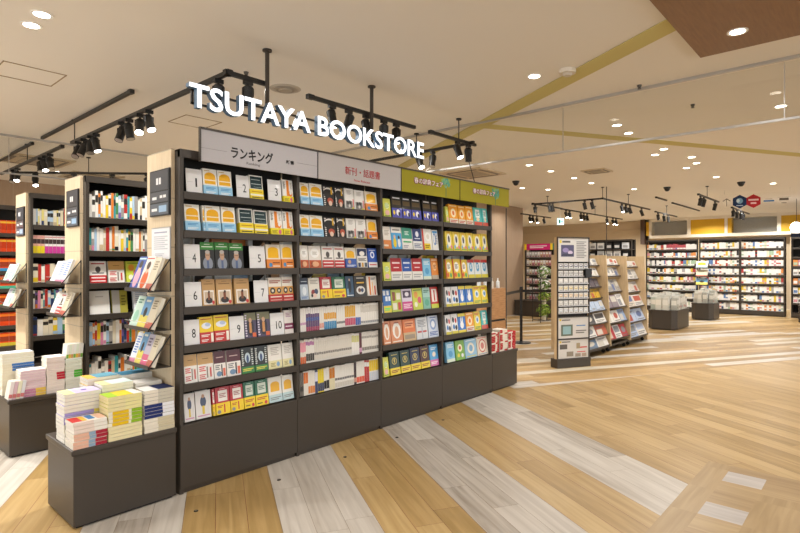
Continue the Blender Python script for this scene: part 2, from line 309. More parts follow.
# ---------------------------------------------------------------- printed covers
# name: look, cover colour, prims, band (height, colour, prims).  prims: r u0 v0 u1 v1 col | e cu cv ru rv col | t u0 v0 u1 v1 lines col
D = {
'Yb': ('yellow and pale-blue', 'f3f0e6', 'r .1 .42 .9 .7 eeb01c;e .5 .7 .4 .17 eeb01c;r .1 .55 .9 .59 f7eccb;t .1 .9 .5 .95 1 c9a25a', '.36 9ccdea;t .15 .2 .85 .3 2 4d93c9;t .15 .05 .85 .14 2 f2f6f8'),
'DG': ('dark-green and yellow', 'f2efe6', 'r .06 .45 .94 .95 18363b;t .12 .8 .8 .84 1 c9d3d0;t .12 .62 .88 .66 1 c9d3d0;t .3 .5 .88 .53 1 8fa8a6', '.42 f3d92e;t .1 .28 .9 .36 1 c79716;r .0 .15 1 .22 f5f1e0;t .1 .04 .9 .12 1 5a5a2a'),
'OR': ('white with orange brush stroke', 'f5f1ea', 'r .38 .3 .62 .98 ef8a26;e .72 .4 .2 .12 ef8a26;e .76 .45 .12 .09 f5f1ea;t .08 .6 .26 .92 6 333;t .74 .6 .9 .9 5 bdb5aa', '.28 f1dc28;e .75 .13 .12 .1 e06a8a;t .1 .05 .55 .2 3 9a8b1f'),
'GM': ('green-topped grey portrait', '2c2d2f', 'r 0 .72 1 1 3d8b3c;t .1 .8 .9 .86 1 e8f2e0;t .3 .9 .7 .94 1 e8f2e0;e .5 .2 .36 .26 8c93a0;r .42 .02 .58 .34 596a8f;e .5 .5 .17 .18 c49c80;e .5 .63 .17 .07 b9b2aa;t .36 .5 .64 .53 1 3a3230', None),
'YO': ('yellow with orange band', 'eee3cf', 'r .12 .44 .88 .75 f2b705;e .5 .78 .38 .12 f2b705;t .2 .93 .8 .96 1 a88', '.38 e58a3c;e .25 .15 .12 .09 4d8cc0;t .4 .2 .9 .28 1 7c3a10;t .4 .06 .9 .14 1 f5e3cf'),
'TN': ('tan with a photo of a figure', 'c49a62', 't .15 .8 .85 .84 1 6b4a22;t .35 .9 .65 .93 1 8a6636;r .1 .05 .9 .58 efe9df;r .18 .1 .82 .52 cbb59c;e .5 .2 .26 .12 2a2220;r .42 .22 .58 .5 7e4526;e .52 .52 .07 .05 3a2018;e .82 .12 .1 .07 d03a3a', None),
'RB': ('white and red with dark rings', 'ece3d6', 't .08 .75 .92 .9 2 a8452f;r 0 .3 1 .62 d9a04f;e .3 .46 .2 .13 2b2623;e .3 .46 .09 .06 e9dfcc;e .78 .46 .16 .11 2b2623;e .78 .46 .07 .05 e9dfcc', '.3 b92a22;t .08 .16 .92 .24 1 f3e3d5;t .08 .04 .92 .1 1 e0a79b'),
'YR': ('yellow with a white shoe and red band', 'f1cf14', 't .1 .88 .9 .94 1 c1440e;e .5 .66 .36 .12 eef0f4;e .6 .7 .2 .07 b9c6e0', '.42 c4261d;t .08 .24 .7 .34 2 f5e9e0;t .08 .06 .6 .16 2 f5e9e0;r .78 .04 .96 .38 f2ead8'),
'PU': ('purple with a standing figure', '4b3f5a', 'r 0 .7 1 1 7d7a56;e .5 .42 .3 .34 28222f;r .4 .2 .6 .6 c98a4a;e .5 .7 .13 .1 caa07f;t .05 .05 .2 .95 9 d8cfe0;r .65 .04 .95 .2 e0642a', None),
'MG': ('pale with magenta band', 'e6ddd6', 't .2 .7 .8 .9 3 b08aa0;r 0 .2 1 .45 7c2149;t .1 .28 .9 .36 1 e9cfdc', None),
'TW': ('tan-topped with red lettering', 'f0ebe3', 'r 0 .6 1 1 cda264;t .3 .78 .7 .82 1 7a5a2c;t .08 .34 .5 .54 3 d5302f;r .55 .1 .64 .5 8b8178;r .7 .1 .92 .5 e5ddd2;t .08 .06 .5 .26 3 c55;r .76 .12 .86 .46 c93a36', None),
'MR': ('maroon-topped', 'efe9e2', 'r 0 .55 1 1 541a26;t .2 .74 .8 .8 1 d8b6b0;t .1 .3 .5 .5 3 777;r .6 .06 .7 .5 2e2a2a;r .75 .06 .95 .35 de6c4f;e .4 .16 .22 .1 6f8fae', None),
'BG': ('black with green foot', '1f2322', 'e .5 .6 .22 .2 c7d6df;e .5 .55 .1 .16 39507a;t .05 .3 .2 .95 8 d5dbd5;t .8 .3 .95 .95 8 d5dbd5;r 0 0 1 .26 2f7d35;t .1 .08 .9 .2 2 e4d84a', None),
'WH': ('cream with pale-yellow foot', 'eee9df', 't .2 .55 .8 .9 5 c3bbb0;r .0 0 1 .34 e6dca6;t .15 .08 .5 .26 3 a09255;e .7 .18 .12 .1 7fa6c9', None),
'GW': ('pale-grey with a small figure', 'dedad7', 'e .5 .6 .2 .2 45506b;e .5 .8 .1 .07 b58d74;r .42 .15 .58 .45 d7b93a;t .1 .06 .9 .14 1 cc8fae', None),
'RY': ('red-framed with yellow band', 'b72631', 'r .2 .48 .85 .88 efeae2;t .28 .6 .75 .78 3 a66;t .3 .92 .7 .95 1 f2c9c9', '.42 f2cf17;r .55 .06 .64 .36 c4261d;t .1 .24 .48 .34 2 b5401d;e .2 .1 .13 .07 8b8b8b'),
'GY': ('green-framed with yellow band', '1f6b4b', 'r .2 .48 .85 .88 d9e2d4;t .28 .6 .75 .78 3 698a76;t .3 .92 .7 .95 1 bfe0cf', '.42 f1d01d;t .1 .22 .9 .34 2 b5401d;e .78 .1 .12 .07 d03a3a;t .1 .06 .5 .14 1 7a6a10'),
'YW': ('white with yellow centre and pale-blue foot', 'efebe0', 'r .16 .42 .84 .7 eeb31d;e .5 .7 .34 .12 eeb31d', '.3 bcd5d8;t .1 .08 .9 .22 2 8b8f8f'),
'BK': ('black with white curve', '1d1c1f', 't .06 .06 .2 .95 10 e9e6e0;e .5 .72 .44 .2 e8e4dd;e .46 .64 .44 .2 1d1c1f;r .7 .6 .84 .95 d8ab2c;e .6 .3 .26 .14 b8543a;e .6 .18 .16 .12 e4c6b0', None),
'WK': ('white with monochrome group photo', 'edeae4', 't .25 .7 .75 .92 4 b9b4ac;r .08 .05 .8 .4 83817f;e .3 .3 .1 .09 2e2d2d;e .55 .33 .1 .09 2e2d2d;e .45 .16 .1 .08 dcd8d2;r .86 .05 .95 .5 d55;r .7 .02 .95 .1 d9d23b', None),
'WA': ('white arch with orange-red foot', 'e9e3da', 'e .5 .68 .36 .22 f7f5f0;t .3 .6 .7 .75 3 b7b0a4;r 0 0 1 .36 c35b34;e .5 .18 .3 .12 e6b087;t .1 .04 .3 .3 4 7e2f19', None),
'WR': ('white-red black-motif', 'eeeae4', 't .1 .84 .9 .93 1 b33;e .5 .62 .16 .14 55504e;t .15 .42 .85 .5 1 333;r 0 0 1 .36 c12b2e;t .08 .2 .92 .3 1 f4e4e2;t .08 .06 .92 .14 1 f4e4e2', None),
'YBl': ('yellow-topped with blue band', 'e8e2d2', 'r .14 .5 .86 .74 edb31f;e .5 .74 .36 .12 edb31f', '.46 3a5fae;e .35 .3 .14 .1 caa57e;t .1 .06 .9 .16 2 e7ecf5'),
'NB': ('navy with white disc', 'e6e4de', 'r .04 .6 .96 .96 20315c;e .5 .72 .26 .12 edeae2;t .1 .34 .9 .5 3 444;r .06 .05 .3 .26 2f3e63;r .4 .05 .58 .26 d6a344;r .68 .05 .94 .26 57616e', None),
'BL': ('royal-blue', '2a57b4', 'e .5 .66 .24 .18 e9eef8;e .5 .66 .12 .1 2a57b4;t .15 .86 .85 .93 1 dfe7f6;r .0 0 1 .28 e7e5e2;t .1 .1 .9 .2 1 c33', None),
'GN': ('slate with navy top', 'b4c0cc', 'r 0 .7 1 1 232f45;t .15 .8 .85 .86 1 c9d3de;e .5 .4 .25 .2 dfe5ea;t .1 .06 .9 .16 2 3d66a6', None),
'WC': ('white with red and dark cluster', 'e2ddd0', 't .15 .7 .85 .9 3 a8a298;e .4 .3 .22 .16 8c3232;e .66 .36 .18 .13 3d4a66;e .5 .18 .2 .1 e7c7b6;e .25 .18 .1 .08 2f2a28', None),
'DK': ('dark-blue with a lone figure', '33506b', 'e .5 .5 .2 .3 1a2430;e .5 .82 .1 .06 cba98e;r .1 .05 .3 .4 7fa2bd;t .1 .04 .9 .12 1 dfe6ea', None),
'DW': ('charcoal with pale oval picture', '35322f', 'e .5 .3 .36 .2 d9d6d0;e .4 .3 .12 .1 6b4a3a;e .62 .3 .12 .1 3a4b6b;r .1 .56 .9 .76 1b1a19;t .2 .6 .8 .72 1 e0b13a;t .2 .84 .8 .93 1 c9c5bd', None),
'OT': ('white with orange stripes', 'e9e2d6', 'r .2 .05 .36 .95 df7a2d;r .5 .05 .58 .7 f0b04e;r .7 .05 .84 .5 c94f28;t .4 .8 .9 .92 2 777', None),
'LG': ('pale-lime', 'd9dc5a', 'e .5 .62 .3 .16 f0eec9;t .2 .5 .8 .75 4 9c6;e .5 .25 .3 .14 e8b5b0;t .1 .04 .9 .12 1 6a8a2a', None),
'NV': ('black-topped with violet foot and white bird', '17161a', 't .15 .86 .85 .96 1 e8e8ee;r .1 .6 .9 .8 5b4a2a;r 0 0 1 .45 4a4fb0;e .6 .26 .18 .14 eff0f4;e .7 .2 .1 .1 17161a;e .2 .25 .1 .1 efd51f', None),
'WO': ('white with orange foot', 'ece6dc', 't .2 .6 .8 .85 4 b9ac9c;r 0 0 1 .4 d98544;r 0 .12 .6 .2 f0dfc9', None),
'BB': ('sky-blue with yellow figures', '4fa6dc', 'r 0 .74 1 1 f0ede6;t .15 .82 .85 .92 1 777;e .3 .3 .16 .22 f2d22a;e .3 .56 .1 .09 e7c2a2;e .72 .3 .14 .2 e9eef0;e .72 .54 .1 .08 3a2b22', None),
'TE': ('teal and white', 'eceae4', 'r 0 .5 1 1 3a9a84;t .3 .66 .7 .86 3 d5ece4;t .1 .3 .9 .42 1 3a6;t .1 .08 .6 .22 2 99a', None),
'NW': ('navy and white', 'e7e7e6', 'r 0 .42 1 1 233d77;e .5 .75 .18 .14 e6e9f2;t .2 .5 .8 .58 1 e6e9f2;t .1 .1 .9 .32 3 5f6d8e', None),
'RW': ('red-edged with yellow label', 'e9e6df', 'r 0 0 .16 1 c93429;e .6 .64 .3 .22 f6f4ef;e .6 .64 .16 .12 e3ddd2;r .16 .04 .8 .32 ead12b;t .24 .1 .72 .26 2 8a6a10', None),
'WB': ('white with blue curve', 'edece8', 'e .4 .55 .24 .3 2e7cc4;e .36 .55 .16 .22 edece8;t .6 .3 .9 .8 6 999;r .1 .84 .9 .95 58a0d8', None),
'RD': ('red and white dictionary', 'e8e5df', 'r 0 .4 1 1 b4202a;t .15 .72 .85 .86 1 f3dede;t .25 .54 .75 .62 1 f3dede;t .1 .1 .9 .3 2 aaa', None),
'BU': ('blue and white dictionary', 'e8e5df', 'r 0 .4 1 1 1f52a8;t .15 .72 .85 .86 1 dfe7f3;t .25 .54 .75 .62 1 dfe7f3;t .1 .1 .9 .3 2 aaa', None),
'SB': ('light-blue', '7fbfe2', 't .15 .7 .85 .9 3 e9f4fa;e .5 .4 .26 .16 4f9ccc;r 0 0 1 .16 d9e6d0', None),
'OG': ('orange-topped', 'dd7433', 'r .15 .6 .85 .9 efa46c;t .2 .66 .8 .84 2 a2401a;r 0 0 1 .4 c9a97c;r .1 .1 .9 .3 9c8b74', None),
'BC': ('blue-checked', '2f6fb8', 'r .05 .75 .35 .95 e6ecf2;r .5 .75 .8 .95 e6ecf2;r .3 .5 .6 .7 e6ecf2;r .68 .5 .95 .7 e6ecf2;r 0 0 1 .3 e2d338;t .1 .08 .9 .22 2 3d7', None),
'LM': ('green and brown patchwork', 'b8c64a', 'r .1 .5 .4 .9 8d4a2f;r .5 .55 .9 .85 e9e4cf;r .1 .1 .5 .4 e9e4cf;r .6 .08 .9 .42 c2412f', None),
'PK': ('pink and plum', 'd9cfe0', 'r .1 .6 .9 .92 46324f;e .5 .76 .2 .1 e8e2ec;r 0 0 1 .42 c93f86;t .1 .1 .9 .34 3 f0d0df', None),
'MC': ('lime and orange patterned', 'c9d24a', 'e .35 .7 .2 .16 e29a3d;e .68 .45 .2 .16 d45a6a;e .3 .25 .16 .12 f0ecd0;t .1 .88 .9 .95 1 4a7a2a', None),
'TG': ('teal-to-green', '7fb6a2', 'r 0 .55 1 1 a6cdc4;t .15 .75 .85 .9 2 3b7a68;e .5 .3 .3 .16 5aa88a', None),
'RG': ('red-framed with green foot', 'c22f28', 'r .15 .3 .85 .9 f0ebe2;r .42 .35 .58 .85 c22f28;r 0 0 1 .2 c9d23a', None),
'OA': ('white arch on orange', 'd98a5c', 'e .5 .55 .36 .36 f2ebe0;e .5 .5 .18 .24 d9a27e;t .3 .85 .7 .94 1 8a3a20;t .1 .03 .9 .12 1 f6e4cf', None),
'GR': ('grey with red cross-bars', 'd6d8da', 'r .1 .3 .9 .38 b93a3a;t .15 .55 .85 .9 5 8a8f98;r .45 .05 .55 .6 b7bcc4', None),
'BW': ('blue-lattice', 'cfd8e8', 'e .5 .6 .3 .26 8aa3d0;e .5 .6 .18 .16 f2f4f8;t .1 .08 .9 .28 3 4560a8;t .2 .88 .8 .95 1 4560a8', None),
'DR': ('dark-green with yellow band', '1e3f36', 'e .5 .6 .26 .16 c9b25a;e .5 .6 .2 .12 1e3f36;e .5 .62 .08 .1 c9b25a;t .2 .84 .8 .9 1 c9b25a', '.3 ead035;t .1 .08 .9 .22 2 8a3a20'),
'DN': ('navy with yellow band', '222b4d', 'e .5 .6 .26 .16 c9b25a;e .5 .6 .2 .12 222b4d;e .5 .62 .08 .1 c9b25a;t .2 .84 .8 .9 1 c9b25a', '.3 ead035;t .1 .08 .9 .22 2 8a3a20'),
'DB': ('brown with yellow band', '4b231d', 'e .5 .6 .26 .16 c9b25a;e .5 .6 .2 .12 4b231d;e .5 .62 .08 .1 c9b25a;t .2 .84 .8 .9 1 c9b25a', '.3 ead035;t .1 .08 .9 .22 2 8a3a20'),
'BP': ('light-blue with pink foot', '58a7de', 't .15 .75 .85 .9 2 eaf3fa;e .5 .55 .2 .12 f3e4cf;r 0 0 1 .3 d977b0;t .1 .08 .9 .22 2 f7e6f0', None),
'OY': ('orange with white face mark', 'f0a01e', 'e .5 .55 .28 .24 f8e6c0;e .5 .55 .14 .12 e2702a;r 0 0 1 .26 e4dbc8;t .1 .05 .9 .2 2 c22f28;t .1 .88 .9 .95 1 fff0c0', None),
'TQ': ('turquoise with red foot', '4fc0c0', 'r .25 .45 .75 .9 eef2ee;t .32 .55 .68 .8 3 3a9a9a;e .5 .35 .2 .1 f0d9b5;r 0 0 1 .22 d65a4a', None),
'YM': ('yellow-edged with oval emblem', 'e8cf4a', 'e .5 .55 .3 .34 eceae0;e .5 .6 .14 .18 4a4a5a;t .1 .04 .9 .14 1 7ab04a;e .22 .22 .12 .1 6ab0d8;e .8 .2 .12 .1 e07a9a;t .2 .92 .8 .96 1 c22f28', None),
'YN': ('red and yellow patterned', 'e9c93c', 'e .5 .6 .3 .26 f2efe6;t .3 .5 .7 .74 4 444;r 0 0 .14 1 c22f28;e .3 .2 .16 .12 e0642a;e .7 .18 .16 .12 5fae5a', None),
'BM': ('blue and white patterned', 'd9dfe0', 'e .5 .6 .26 .26 4a92ba;t .34 .5 .66 .74 4 eee;r 0 0 1 .2 d9c93c;r .0 .84 1 1 c22f28', None),
'WM': ('white with black and red dots', 'e9e9ea', 'e .3 .7 .18 .14 23232b;e .7 .66 .16 .13 c22f28;e .35 .35 .16 .13 2f7ac0;e .72 .3 .18 .13 23232b;r 0 0 1 .14 d9c93c', None),
'BY': ('blue with white rabbit', '2c74c8', 'e .5 .4 .24 .2 f2f4f6;e .4 .66 .07 .16 f2f4f6;e .6 .66 .07 .16 f2f4f6;r 0 .84 1 1 e9d43a;r 0 0 1 .14 e9d43a', None),
'YY': ('bright-yellow', 'eed43a', 'e .5 .55 .26 .2 e9f0f4;e .5 .55 .14 .12 4a8ac0;t .1 .8 .9 .93 2 c2502a;t .1 .06 .9 .2 2 5a9a4a', None),
'RL': ('red-lattice on cream', 'ddd0bd', 'e .5 .5 .34 .36 c23a34;e .5 .5 .28 .3 e9dfcc;e .5 .5 .16 .18 c9766a;t .1 .9 .9 .96 1 c23a34;t .1 .04 .9 .1 1 5f86b0', None),
'LB': ('light-blue with cream shield', '8fbcd8', 'e .5 .5 .3 .3 e8e2cf;e .5 .5 .16 .18 7aa6c8;t .1 .88 .9 .95 1 e9f0f4;t .1 .04 .9 .12 1 d9c93c', None),
'GG': ('leaf-green patterned', '79ad3f', 'e .5 .62 .26 .2 f0eec9;e .5 .62 .12 .1 c2502a;e .3 .25 .14 .1 e9d43a;e .72 .22 .14 .1 e9ecec', None),
'W1': ('blue with a smiling portrait', '3c5aa8', 'e .5 .35 .34 .3 e0a9c0;e .5 .66 .18 .15 e2bfa6;e .5 .76 .22 .12 2d2320;t .08 .9 .92 .96 1 dfe', None),
'W2': ('white with an orange portrait', 'e9e0d8', 'e .5 .3 .36 .28 d9622f;e .5 .62 .18 .15 dfb79c;e .5 .72 .22 .12 4a3326;t .08 .9 .92 .96 1 c43', None),
'G1': ('mint-green', 'cfe6d8', 't .2 .75 .8 .92 2 4a8a74;e .5 .35 .3 .2 9cd0b8', None),
'G2': ('sky-blue and yellow', '6fa3cc', 'r 0 0 1 .4 e9d96a;e .5 .5 .2 .16 333;t .2 .8 .8 .92 1 f0f0e0', None),
'G3': ('sand-coloured', 'd9cdb4', 't .2 .6 .8 .9 4 8f8268;r 0 0 1 .2 c26a5a', None),
'G4': ('pink and grey', 'c5bccb', 'r 0 0 1 .35 d9688a;t .2 .6 .8 .9 3 6a5f78', None),
'G5': ('white with blue lines', 'eceef2', 't .15 .3 .85 .9 7 6a8ac8;r 0 0 1 .14 d98aa8', None),
}
def prims(mb, spec, w, h, y, k=0):
    for pr in [p for p in spec.split(';') if p]:
        a = pr.split(); q = [float(x) for x in a[1:-1]]; c = a[-1]; k += 1; yy = y-k*.00025
        if a[0] == 'r':
            mb.face([(q[0]*w, yy, q[1]*h), (q[2]*w, yy, q[1]*h), (q[2]*w, yy, q[3]*h), (q[0]*w, yy, q[3]*h)], c)
        elif a[0] == 'e':
            pts = []
            for i in range(14):
                t = 2*PI*i/14; u = min(.995, max(.005, q[0]+q[2]*math.cos(t))); v = min(.995, max(.005, q[1]+q[3]*math.sin(t))); pts.append((u*w, yy, v*h))
            mb.face(pts, c)
        elif a[0] == 't':
            n = int(q[4]); hh = (q[3]-q[1])/n
            for i in range(n):
                u1 = q[2] if i % 2 == 0 else q[0]+(q[2]-q[0])*.8
                v0 = q[3]-(i+1)*hh+hh*.22
                mb.face([(q[0]*w, yy, v0*h), (u1*w, yy, v0*h), (u1*w, yy, (v0+hh*.55)*h), (q[0]*w, yy, (v0+hh*.55)*h)], c)
_proto = {}
def book_parts(d, w, h, t):
    key = (d, round(w, 3), round(h, 3), round(t, 3))
    if key in _proto: return _proto[key]
    look, bg, spec, band = D[d]
    m = MB(); e = .0012
    m.box(0, w, 0, e, 0, h, bg); m.box(0, w, t-e, t, 0, h, bg); m.box(0, e, e, t-e, 0, h, bg)
    prims(m, spec, w, h, 0)
    cover = m.mesh('cover', 'print')
    m = MB(); m.box(e, w-.003, e, t-e, .002, h-.003, 'e6dfd0'); pages = m.mesh('page_block', 'paper')
    bm = None
    if band:
        bp = band.split(';', 1); bh, bc = bp[0].split(); bh = float(bh)*h; m = MB(); o = .0045
        m.box(-.0008, w+.0002, -o, -o+.0008, 0, bh, bc); m.box(-.0008, 0, -o, t+.001, 0, bh, bc); m.box(-.0008, w+.0002, t+.0004, t+.001, 0, bh, bc)
        m.box(w-.0004, w+.0002, -o, 0, 0, bh, bc)
        if len(bp) > 1: prims(m, bp[1], w, h, -o)
        bm = m.mesh('paper_band', 'print')
    _proto[key] = (cover, pages, bm); return _proto[key]
def put_book(d, label, loc, w, h, t=.02, yaw=0., lean=.14, name='book', cat='book', group=None, parts=True):
    """loc: left foot of the front cover; leans back by `lean`"""
    c, p, b = book_parts(d, w, h, t)
    if parts:
        o = link(name, None, None, loc, (-lean, 0, yaw)); o.rotation_mode = 'XYZ'; o.empty_display_size = .02
        # parts copied from the one source of this design
        link('cover', c, o); link('page_block', p, o)
        if b: link('paper_band', b, o)
    else:
        o = link(name, c, None, loc, (-lean, 0, yaw)); link('page_block', p, o)
    tag(o, label, cat, group); return o

# ---------------------------------------------------------------- room shell
m = MB(); m.face([(-4, -6, 0), (20.7, -6, 0), (20.7, 13, 0), (-4, 13, 0)], '888'); struct(m.build('floor', 'floor'))
m = MB(); m.box(-4, 20.7, -6, 13, 2.98, 3.1); struct(m.build('ceiling', 'ceil'))
m = MB(); m.box(-4, 9, 12.3, 12.45, 0, 2.98); struct(m.build('wall_left', 'wallwood'))
m = MB(); m.box(9, 13.6, 7.55, 12.4, 0, 2.98); struct(m.build('wall_column', 'wallwood'))
m = MB(); m.box(20.5, 20.65, -6, 12.4, 0, 2.98); struct(m.build('wall_right', 'wall'))
m = MB(); m.box(20.46, 20.5, 5.6, 11.9, 2.66, 2.975); struct(m.build('trim_wall_band', 'wall2'))
m = MB(); m.box(13.6, 20.5, 11.9, 12.05, 0, 2.98); struct(m.build('wall_back', 'wall'))
# ceiling stripes (60.6 degrees and its right angle)
a = math.radians(60.6); ux, uy = math.cos(a), math.sin(a)
def strip(name, p, q, w, z=2.972, mat='stripe'):
    d = Vector((q[0]-p[0], q[1]-p[1])).normalized(); n = Vector((-d.y, d.x))*w/2
    P = [(p[0]-n.x, p[1]-n.y), (q[0]-n.x, q[1]-n.y), (q[0]+n.x, q[1]+n.y), (p[0]+n.x, p[1]+n.y)]
    m = MB(); m.face([(x, y, z) for x, y in reversed(P)], '888'); m.face([(x, y, z+.006) for x, y in P], '888')
    for i in range(4):
        A, B = P[i], P[(i+1) % 4]; m.face([(A[0], A[1], z), (B[0], B[1], z), (B[0], B[1], z+.006), (A[0], A[1], z+.006)], '888')
    return struct(m.build(name, mat))
strip('trim_ceiling_stripe', (3.755, .9), (6.78, 6.27), .185)
strip('trim_ceiling_stripe_across', (5.1, 3.46), (12.6, -.77), .17, 2.974)
m = MB(); m.box(-2, 4.52, -4, 1.02, 2.95, 2.98); struct(m.build('trim_wood_soffit', 'soffit'))
# hanging glass smoke barrier
def barrier(name, p, q, zb, joints):
    d = Vector((q[0]-p[0], q[1]-p[1], 0)); n = d.normalized(); L = d.length; yaw = math.atan2(n.y, n.x)
    r = link(name, None, None, (p[0], p[1], 0), (0, 0, yaw)); struct(r)
    m = MB(); m.box(0, L, -.014, .014, 2.955, 2.985); m.box(0, L, -.009, .009, zb-.012, zb+.006); struct(m.build('rail', 'alu', r))
    m = MB(); m.box(0, L, -.003, .003, zb, 2.945); struct(m.build('pane', 'glass', r))
    m = MB()
    for j in joints: m.box(j-.003, j+.003, -.005, .005, zb, 2.945)
    struct(m.build('joint', 'alu', r))
barrier('window_1', (5.03, -3), (5.03, 7.94), 2.51, [3.56, 5.35])
barrier('window_2', (-2, 7.94), (5.03, 7.94), 2.51, [3.7, 5.5])
for i, pp in enumerate([[(1.05, 5.08), (1.49, 5.5)], [(2.72, 5.48), (3.14, 5.9)]]):
    (x0, y0), (x1, y1) = pp; m = MB()
    for b in ((x0, x1, y0, y0+.008), (x0, x1, y1-.008, y1), (x0, x0+.008, y0, y1), (x1-.008, x1, y0, y1)): m.box(b[0], b[1], b[2], b[3], 2.975, 2.98, 'a08c70')
    struct(m.build('trim_ceiling_hatch', 'paper'))

# ---------------------------------------------------------------- ceiling fittings
DL = [(1.02, 3.96, 'near the ceiling hatch, nearer of the pair', 1), (1.02, 4.19, 'near the ceiling hatch, farther of the pair', 1), (4.12, 2.18, 'beside the smoke detector and the yellow stripe', 1),
      (4.17, .72, 'set in the brown wood soffit', 1), (6.2, 2.25, 'first beyond the glass barrier on the stripe side', 1), (6.67, 2.28, 'just beyond the glass barrier over the aisle', 1), (6.55, .76, 'beyond the barrier near the picture edge', 1),
      (7.92, 2.24, 'first of the aisle row past the stripe', 1), (8.25, 2.45, 'second of the aisle row past the stripe', 1), (8.79, 2.1, 'third of the aisle row past the stripe', 1), (9.36, 2.17, 'fourth of the aisle row past the stripe', 1),
      (9.72, 2.4, 'fifth of the aisle row past the stripe', 1), (11.1, 2.25, 'sixth of the aisle row past the stripe', 1), (7.77, 4.2, 'nearest in the row over the display tower', 1), (8.52, 4.2, 'second in the row over the display tower', 1),
      (9.49, 4.22, 'third in the row over the display tower', 1), (10.3, 4.23, 'fourth in the row over the display tower', 1), (10.02, 5.58, 'beside the dome camera, nearer', 1), (10.6, 5.29, 'beside the dome camera, farther', 1), (11.73, 3.9, 'fifth in the row over the display tower', 1),
      (12.72, 1.6, 'before the round hanging logos', 1), (2.95, 10.5, 'far beyond the second glass barrier', 1), (2.66, 11.0, 'farthest, by the wooden wall', 1)]
HIDDEN_FILL = [(.6, 1.2), (-.8, 2.4), (2.2, 1.9), (.6, -1.2), (3.3, -.9), (-1.2, .2), (.3, 6.2), (2.6, 4.1), (3.6, 6.4), (6.5, 6.2), (8.3, .6), (11, .4), (14, 1.8), (14.2, 6.4), (15.6, 4.2), (16.2, 1.8), (16.2, 8.6), (12.4, 5.2), (5.6, 1.0), (4.3, 4.2), (1.0, 9.6), (4.6, 10), (-.2, 5.2), (.2, 6.9), (3.2, 5.6), (17.6, 7.4), (18.4, 9.4), (18.8, 6.6), (19.2, 4.2), (19.2, 2.4), (12.3, 7.0), (15.8, 2.6), (15.8, 3.3), (15.9, 5.0), (18, 5.8)]  # unseen fill lamps without fixtures, added to brighten aisles, ceiling and far wall
def lamp(name, loc, e, size=.12, spread=150, aim=None, col=(1, .985, .945)):
    ld = bpy.data.lights.new(name, 'AREA'); ld.shape = 'DISK'; ld.size = size; ld.energy = e; ld.color = col; ld.spread = math.radians(spread)
    o = link(name, ld, None, loc)
    if aim is not None: o.rotation_euler = (Vector(aim)-Vector(loc)).to_track_quat('-Z', 'Y').to_euler()
    return o
LE = 8.5
mr = MB(); ml = MB()
for i in range(20):
    t0, t1 = 2*PI*i/20, 2*PI*(i+1)/20
    for ra, rb, za, zb in ((.062, .046, -.006, -.004),):
        mr.face([(ra*math.cos(t0), ra*math.sin(t0), za), (rb*math.cos(t0), rb*math.sin(t0), zb), (rb*math.cos(t1), rb*math.sin(t1), zb), (ra*math.cos(t1), ra*math.sin(t1), za)], 'eee')
        mr.face([(ra*math.cos(t0), ra*math.sin(t0), za), (ra*math.cos(t1), ra*math.sin(t1), za), (ra*math.cos(t1), ra*math.sin(t1), 0), (ra*math.cos(t0), ra*math.sin(t0), 0)], 'eee')
ml.cyl((0, 0, -.0045), (0, 0, -.001), .046, seg=20)
ring, lens = mr.mesh('trim_ring', 'white'), ml.mesh('lens', 'lamp')
for x, y, w, on in DL:
    z = 2.95 if 'soffit' in w else 2.98
    o = thing('downlight', 'round recessed ceiling downlight '+w, 'ceiling light', (x, y, z), 0, 'recessed ceiling downlights')
    link('trim_ring', ring, o); link('lens', lens, o)
    lamp('lamp_and_fill_light', (x, y, z-.02), LE, aim=(x, y, 0))
for x, y in HIDDEN_FILL: lamp('lamp_and_fill_light', (x, y, 2.93), LE*(6 if x > 18.5 else 3.2 if x > 13 else 4.6 if (x < 5.5 and y > 4) else 1.4), aim=(x, y, 0))  # added fill light, stronger in the back aisles and far end
# smoke detector, dome cameras, sprinklers, vents
m = MB(); m.cyl((0, 0, 0), (0, 0, -.03), .07, .065, 20, 'e2d8c8'); m.cyl((0, 0, -.03), (0, 0, -.05), .04, .03, 20, 'cfc4b2'); tag(m.build('smoke_detector', 'print', None, (4.17, 1.91, 2.98)), 'white smoke detector on the ceiling beside the yellow stripe', 'smoke detector')
for x, y, w in ((9.1, 5.2, 'over the display tower aisle'), (12.1, 2.03, 'near the hanging logo panel'), (11.9, 3.3, 'over the low rack units')):
    o = thing('dome_camera', 'small black ceiling dome camera '+w, 'camera', (x, y, 2.98), 0, 'dome cameras')
    m = MB(); m.cyl((0, 0, 0), (0, 0, -.03), .07, .065, 16, '222'); m.build('base', 'black', o)
    m = MB(); m.sphere((0, 0, -.035), .055, 12, '111'); m.build('dome', 'black', o)
for x, y, w in ((4.95, 1.6, 'inside the barrier near the yellow stripe'), (5.9, 1.4, 'just beyond the glass barrier'), (2.45, 3.9, 'behind the lit letters')):
    m = MB(); m.cyl((0, 0, 0), (0, 0, -.02), .022, .015, 10, '4a443c'); m.cyl((0, 0, -.02), (0, 0, -.035), .008, .018, 10, '4a443c'); tag(m.build('sprinkler_head', 'print', None, (x, y, 2.98)), 'small dark sprinkler head on the ceiling '+w, 'sprinkler', 'ceiling sprinklers')
o = thing('air_vent', 'round grey ceiling air vent between the two sign poles', 'air vent', (2.92, 3.66+.35, 2.98))
for k, r in enumerate((.14, .105, .07)):
    m = MB(); m.cyl((0, 0, -.004*k), (0, 0, -.006-.008*k), r, r-.02, 24, ['b9b0a4', '948b80', 'b0a698'][k]); m.build('louvre_ring', 'print', o)
